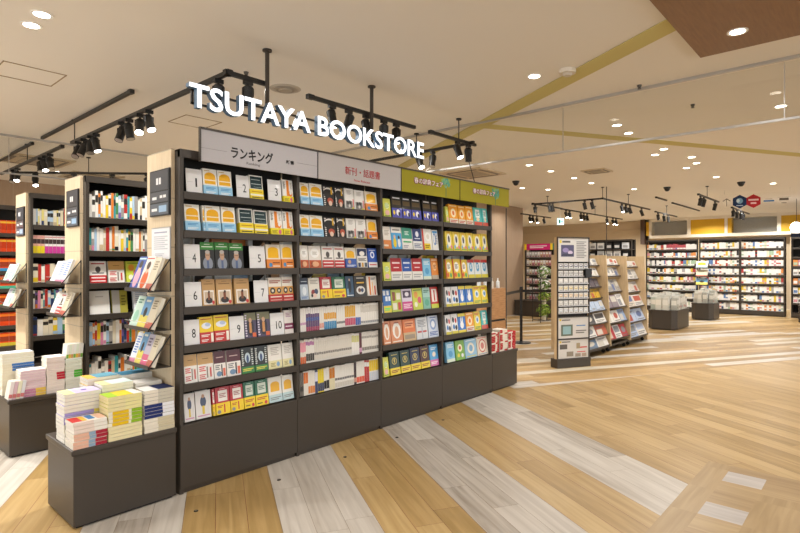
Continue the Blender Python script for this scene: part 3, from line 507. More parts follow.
for x, y, w in ((7.8, 5.3, 'above the green header signs'), (9.0, 3.6, 'beyond the glass barrier'), (2.4, 9.6, 'beyond the second glass barrier'), (3.5, 10.6, 'near the far wooden wall')):
    o = thing('air_conditioner', 'flat square ceiling air conditioner cassette '+w, 'air conditioner', (x, y, 2.98), 0, 'ceiling air conditioners')
    s = .42 if x != 9.0 else .2
    m = MB(); m.box(-s, s, -s, s, -.02, 0, 'cdbb9d'); m.build('panel', 'print', o)
    m = MB(); m.box(-s*.5, s*.5, -s*.5, s*.5, -.026, -.02, 'a89a84'); m.build('intake_grille', 'print', o)
    for dx, dy, lx, ly in ((0, -.8, .7, .06), (0, .8, .7, .06), (-.8, 0, .06, .7), (.8, 0, .06, .7)):
        m = MB(); m.box(s*dx-s*lx, s*dx+s*lx, s*dy-s*ly, s*dy+s*ly, -.024, -.02, '5f564a'); m.build('air_slot', 'print', o)

# ---------------------------------------------------------------- lighting track and spotlights
def rail(p, q, label, z=2.74, rods=(), flush=False):
    o = thing('lighting_track', label, 'lighting track', (p[0], p[1], 0), 0, 'black lighting tracks')
    d = Vector((q[0]-p[0], q[1]-p[1], 0)); L = d.length; yaw = math.atan2(d.y, d.x)
    zz = 2.955 if flush else z
    m = MB(); m.box(0, L, -.017, .017, zz-.01, zz+.02, '222'); m.box(0, L, -.006, .006, zz-.012, zz-.009, '0a0a0a'); bevel(m.build('rail', 'black', o, None, (0, 0, yaw)), .002)
    m = MB(); m.box(-.03, .03, -.02, .02, zz-.013, zz+.023, '222'); m.build('end_cap', 'black', o, None, (0, 0, yaw))
    if not flush:
        for t in rods:
            x, y = d.x*t, d.y*t
            m = MB(); m.cyl((x, y, zz+.02), (x, y, 2.98), .006, seg=8); m.cyl((x, y, 2.965), (x, y, 2.98), .03, seg=12); m.build('suspension_rod', 'black', o)
    return o
rail((2.01, 3.43), (2.01, 6.7), 'long black track from the lit letters towards the far aisle', rods=(.97,))
rail((2.01, 3.43), (2.32, 3.43), 'short black track ending at the nearer sign pole')
rail((2.74, 3.43), (4.04, 3.43), 'black track above BOOKSTORE with five spotlights', rods=())
rail((4.3, 3.43), (5.1, 3.43), 'short black track beyond the end of the lit letters', rods=(.6,))
rail((4.98, 3.4), (4.98, 5.0), 'black track running back from the short track beyond the letters', rods=(.5,))
rail((2.0, 7.0), (2.0, 9.8), 'black track beyond the second glass barrier at the far aisle', rods=(.5,))
rail((2.0, 5.07), (2.0, 7.75), 'bare black track flush on the ceiling near the hatch', flush=True)
rail((2.0, 8.2), (2.0, 10.2), 'bare flush black track beyond the second glass barrier', flush=True)
rail((2.1, 9.5), (3.6, 8.0), 'black track above the orange comic shelf', rods=(.5,))
rail((11.0, 5.85), (11.0, 4.28), 'far track running towards the tower rod', rods=(1.0,))
rail((11.0, 4.28), (14.0, 4.28), 'far track running right from the tower rod', rods=(.5,))
rail((10.9, 5.8), (12.3, 5.8), 'short far track by the wooden column', rods=(.5,))
rail((12.4, 5.83), (16.5, 5.83), 'far track over the counter behind the tower', rods=(.5,))
rail((12.9, 7.2), (14.6, 7.2), 'farthest track beside the wooden column', rods=(.5,))
rail((11.6, 2.65), (13.3, 2.65), 'far track over the aisle before the comic wall', rods=(.4,))
rail((14.8, 2.67), (17.0, 2.67), 'far track beneath the hanging logos', rods=(.5,))
rail((14.7, 4.35), (16.6, 4.35), 'far track over the grey book island', rods=(.5,))
rail((13.4, 3.95), (14.2, 3.95), 'short flush track over the first book island', flush=True)
rail((14.9, 4.0), (17.6, 4.0), 'long flush track over the comic wall corner', flush=True)
_sp = None
def spot(x, y, aim, on, label, zr=2.73, s=1.0):
    global _sp
    if _sp is None:
        a_ = MB(); a_.box(-.035, .035, -.014, .014, -.03, 0); a_.cyl((0, 0, -.055), (0, 0, -.03), .009)
        k = MB(); k.box(-.042, -.037, -.01, .01, -.11, -.055); k.box(.037, .042, -.01, .01, -.11, -.055); k.box(-.042, .042, -.01, .01, -.06, -.055)
        h = MB(); h.cyl((0, 0, -.085), (0, 0, .05), .036, .036, 16, '222'); h.cyl((0, 0, .05), (0, 0, .062), .036, .024, 16, '222')
        for q in range(3): h.cyl((0, 0, .02+q*.012), (0, 0, .025+q*.012), .038, .038, 16, '222')
        h.cyl((0, 0, -.09), (0, 0, -.085), .038, .038, 16, '222', caps=False)
        l = MB(); l.cyl((0, 0, -.089), (0, 0, -.086), .033, seg=16)
        _sp = (a_.mesh('track_adapter', 'black'), k.mesh('yoke', 'black'), h.mesh('lamp_housing', 'black'), l.mesh('lens', 'spotlens'), l.mesh('lens', 'alu'))
    o = thing('spotlight', label, 'spotlight', (x, y, zr), 0, 'black track spotlights')
    yaw = math.atan2(aim[1], aim[0])+PI/2
    link('track_adapter', _sp[0], o); link('yoke', _sp[1], o, None, (0, 0, yaw))
    q = Vector(aim).to_track_quat('-Z', 'Y'); hd = link('lamp_housing', _sp[2], o, (0, 0, -.1)); hd.rotation_euler = q.to_euler()
    link('lens', _sp[3] if on else _sp[4], hd)
    if on:
        p = Vector((x, y, zr-.1))+Vector(aim).normalized()*.1
        ld = bpy.data.lights.new('lamp_and_fill_light', 'SPOT'); ld.energy = 20; ld.spot_size = math.radians(60); ld.spot_blend = .6; ld.shadow_soft_size = .03; ld.color = (1, .975, .93)
        lo = link('lamp_and_fill_light', ld, None, p); lo.rotation_euler = q.to_euler()
A1, A2, A3 = (-.3, -.5, -1), (.25, -.2, -1), (.1, .4, -1)
for i, (y, on, aim) in enumerate([(6.5, 0, (-.5, -.4, -1)), (6.32, 0, (-.45, -.1, -1)), (6.12, 0, (-.1, -.3, -1)), (5.97, 1, (.15, -.3, -1)), (5.31, 0, (-.4, -.2, -1)), (5.14, 0, (.1, -.2, -1)), (4.9, 1, (-.3, -.5, -1)), (4.72, 1, (.1, -.5, -1)), (3.56, 0, (.1, .3, -1))]):
    spot(2.01, y, aim, on, '%s spotlight counted from the far end of the long track behind the letters' % ordw(i))
spot(2.17, 3.43, (.02, .1, -1), 0, 'spotlight on the short track beside the nearer sign pole')
for i, (x, on, aim) in enumerate([(2.9, 1, (.05, -.25, -1)), (3.09, 0, (-.35, .1, -1)), (3.3, 1, (0, -.3, -1)), (3.53, 0, (.15, .1, -1)), (3.7, 1, (-.2, -.3, -1))]):
    spot(x+.07, 3.43, aim, on, '%s spotlight along the track above the word BOOKSTORE' % ordw(i))
spot(4.76, 3.43, (0, -.45, -1), 1, 'lit spotlight beside the thin rod beyond the letters'); spot(4.96, 3.43, (.35, .2, -1), 0, 'unlit spotlight beside the thin rod beyond the letters')
spot(4.98, 4.15, (-.2, -.6, -1), 1, 'lit spotlight just past the last glowing letter'); spot(4.98, 3.95, (-.3, -.1, -1), 0, 'unlit spotlight just past the last glowing letter')
for i, (y, on) in enumerate([(9.15, 0), (8.93, 1), (7.85, 0), (7.68, 1), (7.48, 0)]):
    spot(2.01, y, (-.3+.1*i, -.4, -1), on, '%s spotlight from the far end, on the track past the second barrier' % ordw(i))
for i, t in enumerate([.14, .4, .66, .9]):
    spot(2.1+1.5*t, 9.5-1.5*t, (-.05+.2*(i % 2), -.5, -1), i in (0, 2), '%s spotlight on the track above the orange comic shelf' % ordw(i))
for i, (y, on) in enumerate([(5.8, 0), (5.45, 0), (5.38, 0), (4.66, 0), (4.5, 0)]): spot(11.0, y, (-.2+.1*i, -.2, -1), on, '%s spotlight towards the rod on the far tower track' % ordw(i))
for i, (x, on) in enumerate([(12.1, 1), (12.35, 0), (12.6, 0), (13.4, 0)]): spot(x, 4.28, (-.1+.1*i, -.3, -1), on, '%s spotlight right of the rod on the far track' % ordw(i))
for i, (x, on) in enumerate([(12.65, 1), (12.85, 1), (13.53, 1), (13.72, 0), (13.92, 0), (15.3, 1), (15.76, 1), (16.0, 1)]): spot(x, 5.83, (-.1, -.4+.1*(i % 3), -1), on, '%s spotlight on the track over the counter behind the tower' % ordw(i))
for i, (x, on) in enumerate([(13.36, 1), (13.53, 0), (13.76, 1), (14.18, 0)]): spot(x, 7.2, (-.1, -.4, -1), on, '%s spotlight on the farthest track by the column' % ordw(i))
for i, (x, on) in enumerate([(11.75, 0), (12.02, 0), (12.97, 0)]): spot(x, 2.65, (.2, .3, -1), on, '%s unlit spotlight on the track before the comic wall' % ordw(i))
for i, (x, on) in enumerate([(14.95, 0), (15.4, 0), (15.9, 1), (16.2, 0)]): spot(x, 2.67, (.3, .1, -1), on, '%s spotlight on the track beneath the hanging logos' % ordw(i))
for i, (x, on) in enumerate([(14.9, 1), (15.4, 0), (15.8, 0)]): spot(x, 4.35, (.2, -.1, -1), on, '%s spotlight on the track over the grey book island' % ordw(i))

# ---------------------------------------------------------------- lit letter sign
sg = thing('letter_sign', 'glowing white letters TSUTAYA BOOKSTORE hung above the main shelf', 'sign', (0, 3.30, 0))
def letters(body, X0, X1, Z0, Z1):
    full = text_mesh(body, 1.0); xs = [v.co.x for v in full.vertices]; w0, w1 = min(xs), max(xs); bpy.data.meshes.remove(full)
    k = (X1-X0)/(w1-w0)
    for i, ch in enumerate(body):
        if ch == ' ': continue
        pre = text_mesh(body[:i+1], 1.0); px = [v.co.x for v in pre.vertices]; right = max(px); bpy.data.meshes.remove(pre)
        me = text_mesh(ch, 1.0, 0.1, 0.02); lx = [v.co.x for v in me.vertices]; ly = [v.co.y for v in me.vertices]
        cx = right; dx = (right-.0-max(lx)+.02)
        kz = (Z1-Z0)/.74
        for v in me.vertices: v.co = Vector((X0+(v.co.x+dx-w0)*k, -v.co.z*.22+.022, Z0+v.co.y*kz))
        me.materials.clear(); me.materials.append(M['letter']); me.materials.append(M['letter_side']); me.update()
        for f in me.polygons: f.material_index = 0 if f.normal.y < -.8 else 1; f.use_smooth = False
        o = link('letter', me, sg)
        o.location.y = 0
letters('TSUTAYA BOOKSTORE', 1.665, 4.02, 2.418, 2.574)
m = MB(); m.box(1.7, 4.0, .05, .065, 2.445, 2.458); m.box(1.7, 4.0, .05, .065, 2.53, 2.543)
for x in (1.7, 2.9, 3.985): m.box(x, x+.015, .05, .065, 2.445, 2.543)
m.build('mounting_frame', 'metal', sg)
for x in (2.3, 3.39):
    m = MB(); m.cyl((x, .08, 2.44), (x, .08, 2.98), .016, seg=12); m.cyl((x, .08, 2.968), (x, .08, 2.98), .035, seg=16); m.build('ceiling_pole', 'metal', sg)
m = MB(); P = [(4.84, 3.38, 2.74), (4.86, 3.38, 2.6), (4.93, 3.36, 2.4), (5.0, 3.34, 2.2)]
for p, q in zip(P, P[1:]): m.cyl(p, q, .005, seg=6)
tag(m.build('power_cable', 'black'), 'thin black cable dropping from the short track to the green header', 'cable')

# ---------------------------------------------------------------- shelving
def post(mb, x0, x1, y0, y1, z1, slots=True):
    mb.box(x0, x1, y0, y1, 0, z1, '4b443d')
    if slots:
        z = .45
        while z < z1-.03:
            mb.box(x0-.0006, x0, y0+.028, y0+.036, z, z+.014, '15120f')
            mb.box((x0+x1)/2-.004, (x0+x1)/2+.004, y0-.0006, y0, z, z+.014, '15120f'); z += .028
def shelf_unit(label, loc, w, depth, shelves, height=2.1, base=.42, yaw=0., wood_left=False, wood_right=False, slots=(), brackets=(), group=None, lastpost=False, top=True, double=False, name='bookshelf', backmat='dark', slots_on=True, topbar=True):
    """front at local y=0, reaching back to y=depth; w along local x"""
    o = thing(name, label, 'bookshelf', loc, yaw, group)
    pm = MB(); post(pm, 0, .024, 0, .06, height, slots_on); pm.box(0, .024, depth-.05, depth, 0, height); pm.build('post', 'metal', o)
    if lastpost: pm = MB(); post(pm, w-.024, w, 0, .05, height, slots_on); pm.box(w-.024, w, depth-.05, depth, 0, height); pm.build('post', 'metal', o)
    k = MB(); k.box(.002, w, -.006, depth, .03, base-.004); k.box(.012, w-.01, .01, depth, 0, .03); bevel(k.build('kick_base', 'metal', o), .003)
    mid = depth/2 if double else depth-.012
    bz = sorted([base]+[s for s in shelves])
    bp = MB(); zc = base; 
    segs = []
    for g0, g1 in sorted(slots): segs.append((zc, g0)); zc = g1
    segs.append((zc, height-.01))
    for z0, z1 in segs: bp.box(.02, w, mid-.006, mid+.006, z0, z1)
    bp.build('back_panel', backmat, o)
    for z in shelves:
        s = MB(); s.box(.025, w-.001, .012, depth-.012 if double else mid-.008, z-.018, z); s.box(.025, w-.001, -.006, .012, z-.038, z+.008)
        if double: s.box(.025, w-.001, depth-.012, depth, z-.035, z+.008)
        bevel(s.build('shelf', 'metal', o), .002)
    for z in brackets:
        for x in (.22*w, .72*w):
            b = MB(); b.prism([(.02, z-.02), (mid-.01, z-.02), (mid-.01, z-.12)], x, x+.008); b.build('bracket', 'metal', o)
    if topbar:
        t = MB(); t.box(0, w, -.004, .03, height-.05, height); t.box(0, w, .03, depth, height-.012, height-.002); t.build('top_rail', 'metal', o)
    for flag, x in ((wood_left, -.022), (wood_right, w)):
        if flag: e = MB(); e.box(x, x+.022, .065 if slots_on else .012, depth, 0, height+.006); e.build('end_panel', 'wood', o)
    return o
YF = 3.17; DEP = .405
SH7 = [.656, .892, 1.128, 1.364, 1.6, 1.836]; SH6 = [.696, .972, 1.248, 1.524, 1.80]
BX = [1.535, 2.41, 3.285, 4.135, 5.03]
bn = ['ranking bay', 'new releases bay', 'nearer green-headed bay', 'end green-headed bay']
BAY = ['main shelf bay under the ランキング header', 'main shelf bay under the red lettered header', 'main shelf bay under the nearer green header', 'last main shelf bay under the end green header']
for i in range(4):
    sh = SH7 if i < 2 else SH6
    sl = [(1.53, 1.582), (1.275, 1.345)] if i < 2 else [(1.45, 1.50), (.93, .955)]
    shelf_unit('dark metal '+BAY[i].replace('ランキング', 'ranking'), (BX[i], YF, 0), BX[i+1]-BX[i], DEP, sh, wood_left=(i == 0), slots=sl, brackets=sh[3:5], lastpost=(i == 3), double=True, group='bays of the main bookshelf')
def plinth(label, x0, x1, y0, y1, h=.42, yaw=0, loc=None):
    o = thing('display_plinth', label, 'display plinth', loc or (x0, y0, 0), yaw); W, Dp = x1-x0, y1-y0
    m = MB(); m.box(.012, W-.002, .012, Dp-.002, .012, h-.03); bevel(m.build('body', 'metal', o), .004)
    m = MB(); m.box(.03, W-.02, .03, Dp-.02, 0, .012); m.build('foot', 'black', o)
    m = MB(); m.box(0, W, 0, Dp, h-.03, h); bevel(m.build('top', 'metal', o), .006)
    return o
plinth('low dark metal plinth with book stacks at the near end of the main shelf', .945, 1.51, 3.15, 3.6)
plinth('low dark plinth with red books at the far end of the main shelf', 5.033, 5.58, YF-.01, 3.6)

# header signs
HY = 3.115; hx = [x_at(p, HY) for p in (200.5, 317.6, 401, 459.7, 509)]
def header(i, label, col):
    o = thing('header_sign', label, 'sign', (0, HY, 0), 0, 'header signs on the main shelf')
    m = MB(); m.box(hx[i], hx[i+1]-.002, 0, .012, 2.035, 2.23, col); m.build('panel', 'paper', o)
    m = MB(); m.box(hx[i], hx[i+1], -.006, .02, 2.23, 2.243); m.box(hx[i]-(.006 if i == 0 else 0), hx[i]+.002, -.006, .014, 2.03, 2.243); m.build('frame_trim', 'metal', o)
    m = MB(); m.box(hx[i]+.05, hx[i]+.07, .013, .055, 2.05, 2.2); m.build('support_arm', 'metal', o)
    m = MB(); m.box(hx[i+1]-.1, hx[i+1]-.08, .013, .055, 2.05, 2.2); m.build('support_arm', 'metal', o)
    return o
def pxt(px): return x_at(px, HY)
def pzt(px, py): return z_at(px, py, HY)
h0 = header(0, 'grey header sign with black Japanese word for ranking', 'bcb8ba')
text('ランキング', pxt(231), pxt(273), -.0012, pzt(252, 155.5), .078, 'ink', 'lettering', h0, .022)
text('Ranking', pxt(246.5), pxt(260), -.0012, pzt(253, 164.5), .022, 'greyink', 'lettering', h0)
text('新書', pxt(286), pxt(294), -.0012, pzt(290, 162.5), .028, 'ink', 'lettering', h0, .02)
m = MB(); m.box(pxt(201), pxt(227), -.001, 0, pzt(214, 149.5)-.001, pzt(214, 149.5)+.001, '8d888a'); m.box(pxt(297), pxt(317), -.001, 0, pzt(307, 164.5)-.001, pzt(307, 164.5)+.001, '8d888a'); m.build('printed_line', 'paper', h0)
h1 = header(1, 'grey header sign with red Japanese lettering for new books', 'bcb6b4')
text('新刊・話題書', pxt(345), pxt(380), -.0012, pzt(362, 173), .065, 'redink', 'lettering', h1, .006)
text('New Release', pxt(354), pxt(370), -.0012, pzt(362, 181.5), .018, 'redink', 'lettering', h1)
for i, (lab, pa, pb, ys, tx, ty) in enumerate([('olive green fair header sign with pink lettering, nearer one', 413.5, 443, 182.5, 446, 178.5), ('olive green fair header sign with pink lettering, end one', 472.5, 495, 192.5, 495.5, 191)]):
    o = header(2+i, lab, '999028')
    zc = pzt((pa+pb)/2, ys)
    m = MB(); r = random.Random(3)
    cx, cz = pxt(tx), pzt(tx, ty)
    for k in range(60):
        a_ = r.random()*6.283; rr = math.sqrt(r.random())*.07; x, z = cx+rr*math.cos(a_), cz-.012+rr*math.sin(a_); q = .010+.007*r.random()
        if z > 2.212: continue
        m.face([(x+q*math.cos(t*PI/4), -.0008-.00001*k, min(2.229, z+q*math.sin(t*PI/4))) for t in range(8)], r.choice(['5f9a80', '7aa884', '4f8f86', '8fa860']))
    m.box(cx-.004, cx+.004, -.0006, 0, 2.04, cz-.06, '3f6f5a')
    m.build('tree_print', 'paper', o)
    text('春の辞典フェア', pxt(pa), pxt(pb), -.0028, zc, .062, 'magenta', 'lettering', o, .06)
    text('春の辞典フェア', pxt(pa)+.006, pxt(pb)-.006, -.0044, zc, .052, 'whiteink', 'lettering', o, .004)
m = MB(); m.cyl((5.5, YF+.1, .42), (5.5, YF+.1, 2.05), .006, seg=8); tag(m.build('support_pole', 'black'), 'thin black pole under the far end of the green header', 'pole')

# ---------------------------------------------------------------- books on the main shelf
# rows as "kind:x0-x1" with pixel columns measured on the photograph, turned into positions on the shelf plane
ROWN = ['top shelf', 'second shelf', 'third shelf', 'fourth shelf', 'fifth shelf', 'sixth shelf', 'lowest shelf']
B1 = ['#1:187-203 Yb:204-218.3 Yb:218.7-233 #2:237.5-250 DG:250.5-264 #3:269-282 OR:283.5-297',
 'Yb:185.5-201 Yb:203.5-206 Yb:206-221.5 Yb:222.5-236.5 DG:240-254 DG:255-268.5 OR:271-283.3 OR:283.8-296.5',
 '#4:185-201 GM:201.4-215.6 GM:216-229.8 GM:230-244.5 #5:250.5-266 YO:267.2-281.5 YO:282-296',
 '#6:185.5-202.5 TN:203-216.3 TN:217.3-233.5 TN:235.5-250.5 #7:255-269 RB:269.5-283 RB:283.2-297',
 '#8:185-200.4 YR:200.6-214.5 YR:214.9-230 #9:230.6-245 PU:245.4-257.4 PU:258-271 #10:271.4-284.8 MG:285.2-296',
 'TW:185-198.3 TW:198.7-214.5 MR:214.9-226.9 MR:227.6-241.8 BG:242.2-255.3 BG:255.7-268.8 WH:269.2-282.8 WH:283.2-296',
 'GW:185-196 GW:196.5-212 RY:213.3-216 RY:216.4-230.8 RY:231.2-244.3 GY:244.7-255.8 GY:256.2-269 YW:269.4-282.8 YW:283.2-296']
B2 = ['Yb:301-310 Yb:310.7-323.3 BK:324-335.4 BK:335.9-345 WK:345.7-355 WK:355.4-365 YO:366-378.7',
 'Yb:301-310.7 Yb:311.1-324 BK:325-337 BK:337.6-346.9 WK:347.5-356.7 WK:357.1-367 YO:368-378.4',
 'WA:301-309.4 WA:309.8-322 WR:323-334.7 WR:335.1-345.4 YBl:346-357 NB:358-368.3 BL:369-379',
 'GN:301-309.4 WC:309.8-320.7 RY:321.1-332.8 GY:333.2-346.3 DK:346.8-354.8 DW:355.2-367.6 OT:368-379']
B3 = ['LG:384.3-391.6 NV:392.6-403 NV:403.4-412 NV:412.4-422 NV:423.8-432 NV:432.4-440.6',
 'WO:384.3-392.2 BB:392.6-402.7 TE:403.1-413.3 NW:413.9-423 RW:423.5-433 WB:433.4-440.8',
 'LG:384.3-391.6 RD:392-403 BU:403.4-412.7 RD:413.2-423.6 SB:424-432 OR2:432.4-441',
 'BC:384.3-392.2 LM:392.6-402.8 PK:403.2-413.4 MC:413.8-423.6 TG:424-431.4 RG:431.8-441',
 'OA:384.3-391.8 OA:392.2-403.6 OG:404.2-416.8 GR:417.4-428.6 BW:429.2-440.6',
 'LG:384.3-389.8 DR:390.8-400.6 DR:401.6-411 DN:411.6-421 DB:421.6-430.4 BP:431-441']
B4 = ['LG:446.6-449.6 OY:450-458.8 OY:459.2-466.4 OY:466.8-474 TQ:474.6-482.8 TQ:483.2-489.5',
 'YM:446.6-453.6 YM:454-461 YM:461.4-467.6 YM:468-474.2 YM:474.6-482.2 YM:482.6-489.5',
 'YN:446.6-453.4 YN:453.8-461.6 YN:462-468.4 BM:468.8-475.2 BM:475.6-481.8 BM:482.2-489.3',
 'WM:446.6-452.2 WM:452.6-459.4 BY:459.8-466.2 BY:466.6-473.8 YY:474.2-481.6 YY:482-488.8',
 'WM:446.6-452.2 WM:452.6-458.8 BY:459.2-466.6 OY:467-474.8 YY:475.2-481.6 TQ:482.2-488.8',
 'SB:447.4-455.6 GG:456.6-465.6 LB:466-477.6 RL:478-489']
D['OR2'] = ('orange with grey foot', 'e08a3a', 'e .5 .6 .28 .2 f0c08a;t .3 .5 .7 .7 3 9a4a1a;r 0 0 1 .2 b9ac98;t .1 .88 .9 .95 1 fbe6c8', None)
def number_card(n, x, z, w):
    o = thing('number_card', 'white upright card with ranking number %s on the %s' % (n, {'1': 'top shelf', '2': 'top shelf', '3': 'top shelf', '4': 'third shelf', '5': 'third shelf', '6': 'fourth shelf', '7': 'fourth shelf'}.get(n, 'fifth shelf')), 'number card', (x, YF+.028, z+.002), 0, 'ranking number cards')
    o.rotation_euler = (-.1, 0, 0); h = .158
    m = MB(); m.box(0, w, 0, .004, 0, h, 'eae8e6'); m.box(.006, w*.42, -.0006, 0, h*.47, h*.478, 'b5b2b0'); m.build('card', 'print', o)
    m = MB(); m.box(w*.2, w*.8, .005, .03, 0, .004, 'ccc'); m.box(w*.45, w*.55, .004, .03, 0, h*.5, 'ccc'); m.build('easel_back', 'print', o)
    ww = .024*len(n) if n != '1' else .011
    text(n, w*.62-ww/2, w*.62+ww/2, -.0012, h*.46, .055, 'ink', 'numeral', o)
ZR7 = [1.836, 1.6, 1.364, 1.128, .892, .656, .42]; ZR6 = [1.80, 1.524, 1.248, .972, .696, .42]
for bi, (rows, zs) in enumerate(((B1, ZR7), (B2, ZR7), (B3, ZR6), (B4, ZR6))):
    for ri, row in enumerate(rows):
        z = zs[ri]; n = 0; yb = YF+.024
        shelfname = 'lowest shelf' if z < .45 else ROWN[ri]
        for it in row.split():
            k, r = it.split(':'); a_, b_ = [float(q) for q in r.split('-')]
            X0, X1 = x_at(a_, yb), x_at(b_, yb)
            X0 = max(X0, BX[bi]+.03); X1 = min(X1, BX[bi+1]-(.028 if bi == 3 else .006))
            if k[0] == '#': number_card(k[1:], X0, z, X1-X0); continue
            look = D[k][0]; w = X1-X0-.003
            hgt = {0: .172, 1: .168, 2: .2, 3: .195}[bi]+rnd.uniform(-.004, .004)
            if k in ('NV', 'RD', 'BU'): hgt = .2
            if k == 'LG': hgt = .165
            hgt = min(hgt, .19 if bi < 2 else .21)
            th = .03 if bi < 2 else .035
            nxt = rnd.choice((.024, .03, .036)) if bi < 2 else .034
            lean = .13
            put_book(k, '%s book, %s along, %s of %s' % (look, ordw(n), shelfname, bn[bi]), (X0, yb+.0, z+nxt*math.sin(lean)+.001), w, hgt, nxt, 0, lean, group='face-out books on the main shelf')
            n += 1
# magazines packed spine-out, new releases bay
def spine_mesh(w, h, d, base, blocks, side='e9e4da'):
    m = MB(); m.box(0, w, 0, d, 0, h, base, (base, side, side, side, 'e6dfd0', side))
    for k, (v0, v1, c) in enumerate(blocks):
        y = -.0004-.0002*k; m.face([(0.0004, y, v0*h), (w-.0004, y, v0*h), (w-.0004, y, v1*h), (0.0004, y, v1*h)], c)
    return m
def spine(label, loc, w, h, d, base, blocks, name, cat, group, yaw=0., lean=0., roll=0.):
    o = spine_mesh(w, h, d, base, blocks).build(name, 'print', None, loc, (-lean, roll, yaw)); tag(o, label, cat, group); return o
SEG = [  # row, then (zoom x0, x1, count, base, blocks, word)
 (4, [(37, 75, 3, 'ece6dd', '.3 .4 c9b', 'white'), (75, 165, 6, '5b3a66', '.0 .2 a23a5a;.75 1 e6e0dc;.45 .6 3f4f8f', 'plum'), (165, 195, 2, 'e6e0d6', '.1 .3 d98', 'cream'), (195, 278, 7, 'e9e4da', '.45 .72 e0a22c;.0 .35 3a8ab8', 'white with amber block'), (280, 335, 4, 'ebe7df', '.2 .3 777', 'off-white'), (335, 405, 6, 'e9e4da', '.45 .95 dfa81c;.08 .4 c84a6a', 'yellow-blocked'), (405, 440, 3, 'ece8e0', '.05 .4 3a5fae', 'blue-footed white'), (440, 590, 10, 'e8e3da', '.1 .2 999;.6 .9 cfc8bc', 'pale grey')]),
 (5, [(37, 75, 3, 'e6dfd0', '.0 .3 d9662c;.5 .9 e9a', 'orange-footed'), (75, 130, 4, 'e9e5dc', '.1 .4 3a3733;.75 .9 b7a', 'black-marked white'), (130, 380, 17, 'e5dfd5', '.1 .85 dcd5c8;.3 .4 8f8a82', 'plain cream'), (380, 430, 3, 'ebe7e0', '.6 .9 d3cf8a', 'yellow-tipped white'), (430, 448, 1, '5a2730', '.1 .3 c9b', 'maroon'), (448, 560, 7, 'e4ded4', '.15 .3 8d8880;.7 .8 a9a39a', 'lined cream'), (560, 575, 1, 'e8e2d8', '.5 .95 e0762a', 'orange-topped')]),
 (6, [(37, 60, 2, '6b645e', '.2 .4 222', 'charcoal'), (60, 90, 2, 'e8e2d8', '.5 .95 e0762a', 'orange-topped'), (90, 135, 3, 'e9e4da', '.05 .35 df8a4a', 'salmon-footed'), (135, 155, 1, '38466e', '.5 .9 dde', 'navy'), (155, 195, 3, 'e8cf28', '.05 .4 2b3a60', 'yellow'), (195, 230, 2, 'e7e3db', '.1 .45 1f1f22', 'black-footed white'), (232, 268, 2, 'dfd6b2', '.5 .95 c7791c', 'brown-orange'), (268, 395, 8, 'e8e4dc', '.35 .45 777;.05 .25 d0cabf', 'white ruled'), (395, 412, 1, '3b2b33', '.1 .3 c98', 'black'), (412, 465, 3, 'e9e5dd', '.05 .3 e0624a', 'coral-footed'), (465, 497, 2, 'b8363a', '.7 .9 eee', 'red'), (497, 567, 5, 'e8e4dc', '.45 .95 e9c62a;.0 .4 c9cfd9', 'yellow-topped white')])]
for ri, segs in SEG:
    z = ZR7[ri]; n = 0; yb = YF+.022
    for a_, b_, cnt, base, bl, word in segs:
        blocks = [(float(q.split()[0]), float(q.split()[1]), q.split()[2]) for q in bl.split(';')]
        X0, X1 = x_at(295+a_/6.667, yb), x_at(295+b_/6.667, yb); w = (X1-X0)/cnt
        X0 = max(X0, BX[1]+.03)
        for k in range(cnt):
            spine('%s spined magazine, %s along, %s of new releases bay' % (word, ordw(n), ROWN[ri]), (X0+k*w, yb, z+.002), w-.0015, .178+rnd.uniform(-.004, .004), .14, base, blocks, 'magazine', 'magazine', 'spine-out magazines in the new releases bay', lean=0.04)
            n += 1
# backs of the books standing on the far side, glimpsed through the gaps
PAL = [('white', 'ece8e0'), ('cream', 'e4d9bf'), ('pale-blue', 'a9c6de'), ('red', 'b9352f'), ('navy', '2c3f6b'), ('yellow', 'e6c62e'), ('green', '4c8a55'), ('orange', 'dd7f33'), ('grey', '9b9792'), ('pink', 'd987a4'), ('teal', '3f9aa0'), ('black', '26242a'), ('beige', 'cdb894'), ('violet', '7a5f9c')]
for bi in range(4):
    for ri, (z, hh) in enumerate(((1.364, .2), (1.128, .2)) if bi < 2 else ((1.248, .23), (.696, .235))):
        x = BX[bi]+.05; n = 0
        while x < BX[bi+1]-.16:
            w = rnd.choice((.11, .13)); cn, cc = PAL[rnd.choice((0, 0, 1, 2, 5, 0, 7))]
            m = MB(); m.box(0, w, 0, .06, 0, hh+.005, cc); o = m.build('book', 'print', None, (x, YF+DEP/2+.02, z+.001))
            tag(o, '%s book %s along behind the %s gap of the %s' % (cn, ordw(n), ('upper', 'lower')[ri], bn[bi]), 'book', 'books on the far side of the main shelf'); x += w+.02; n += 1

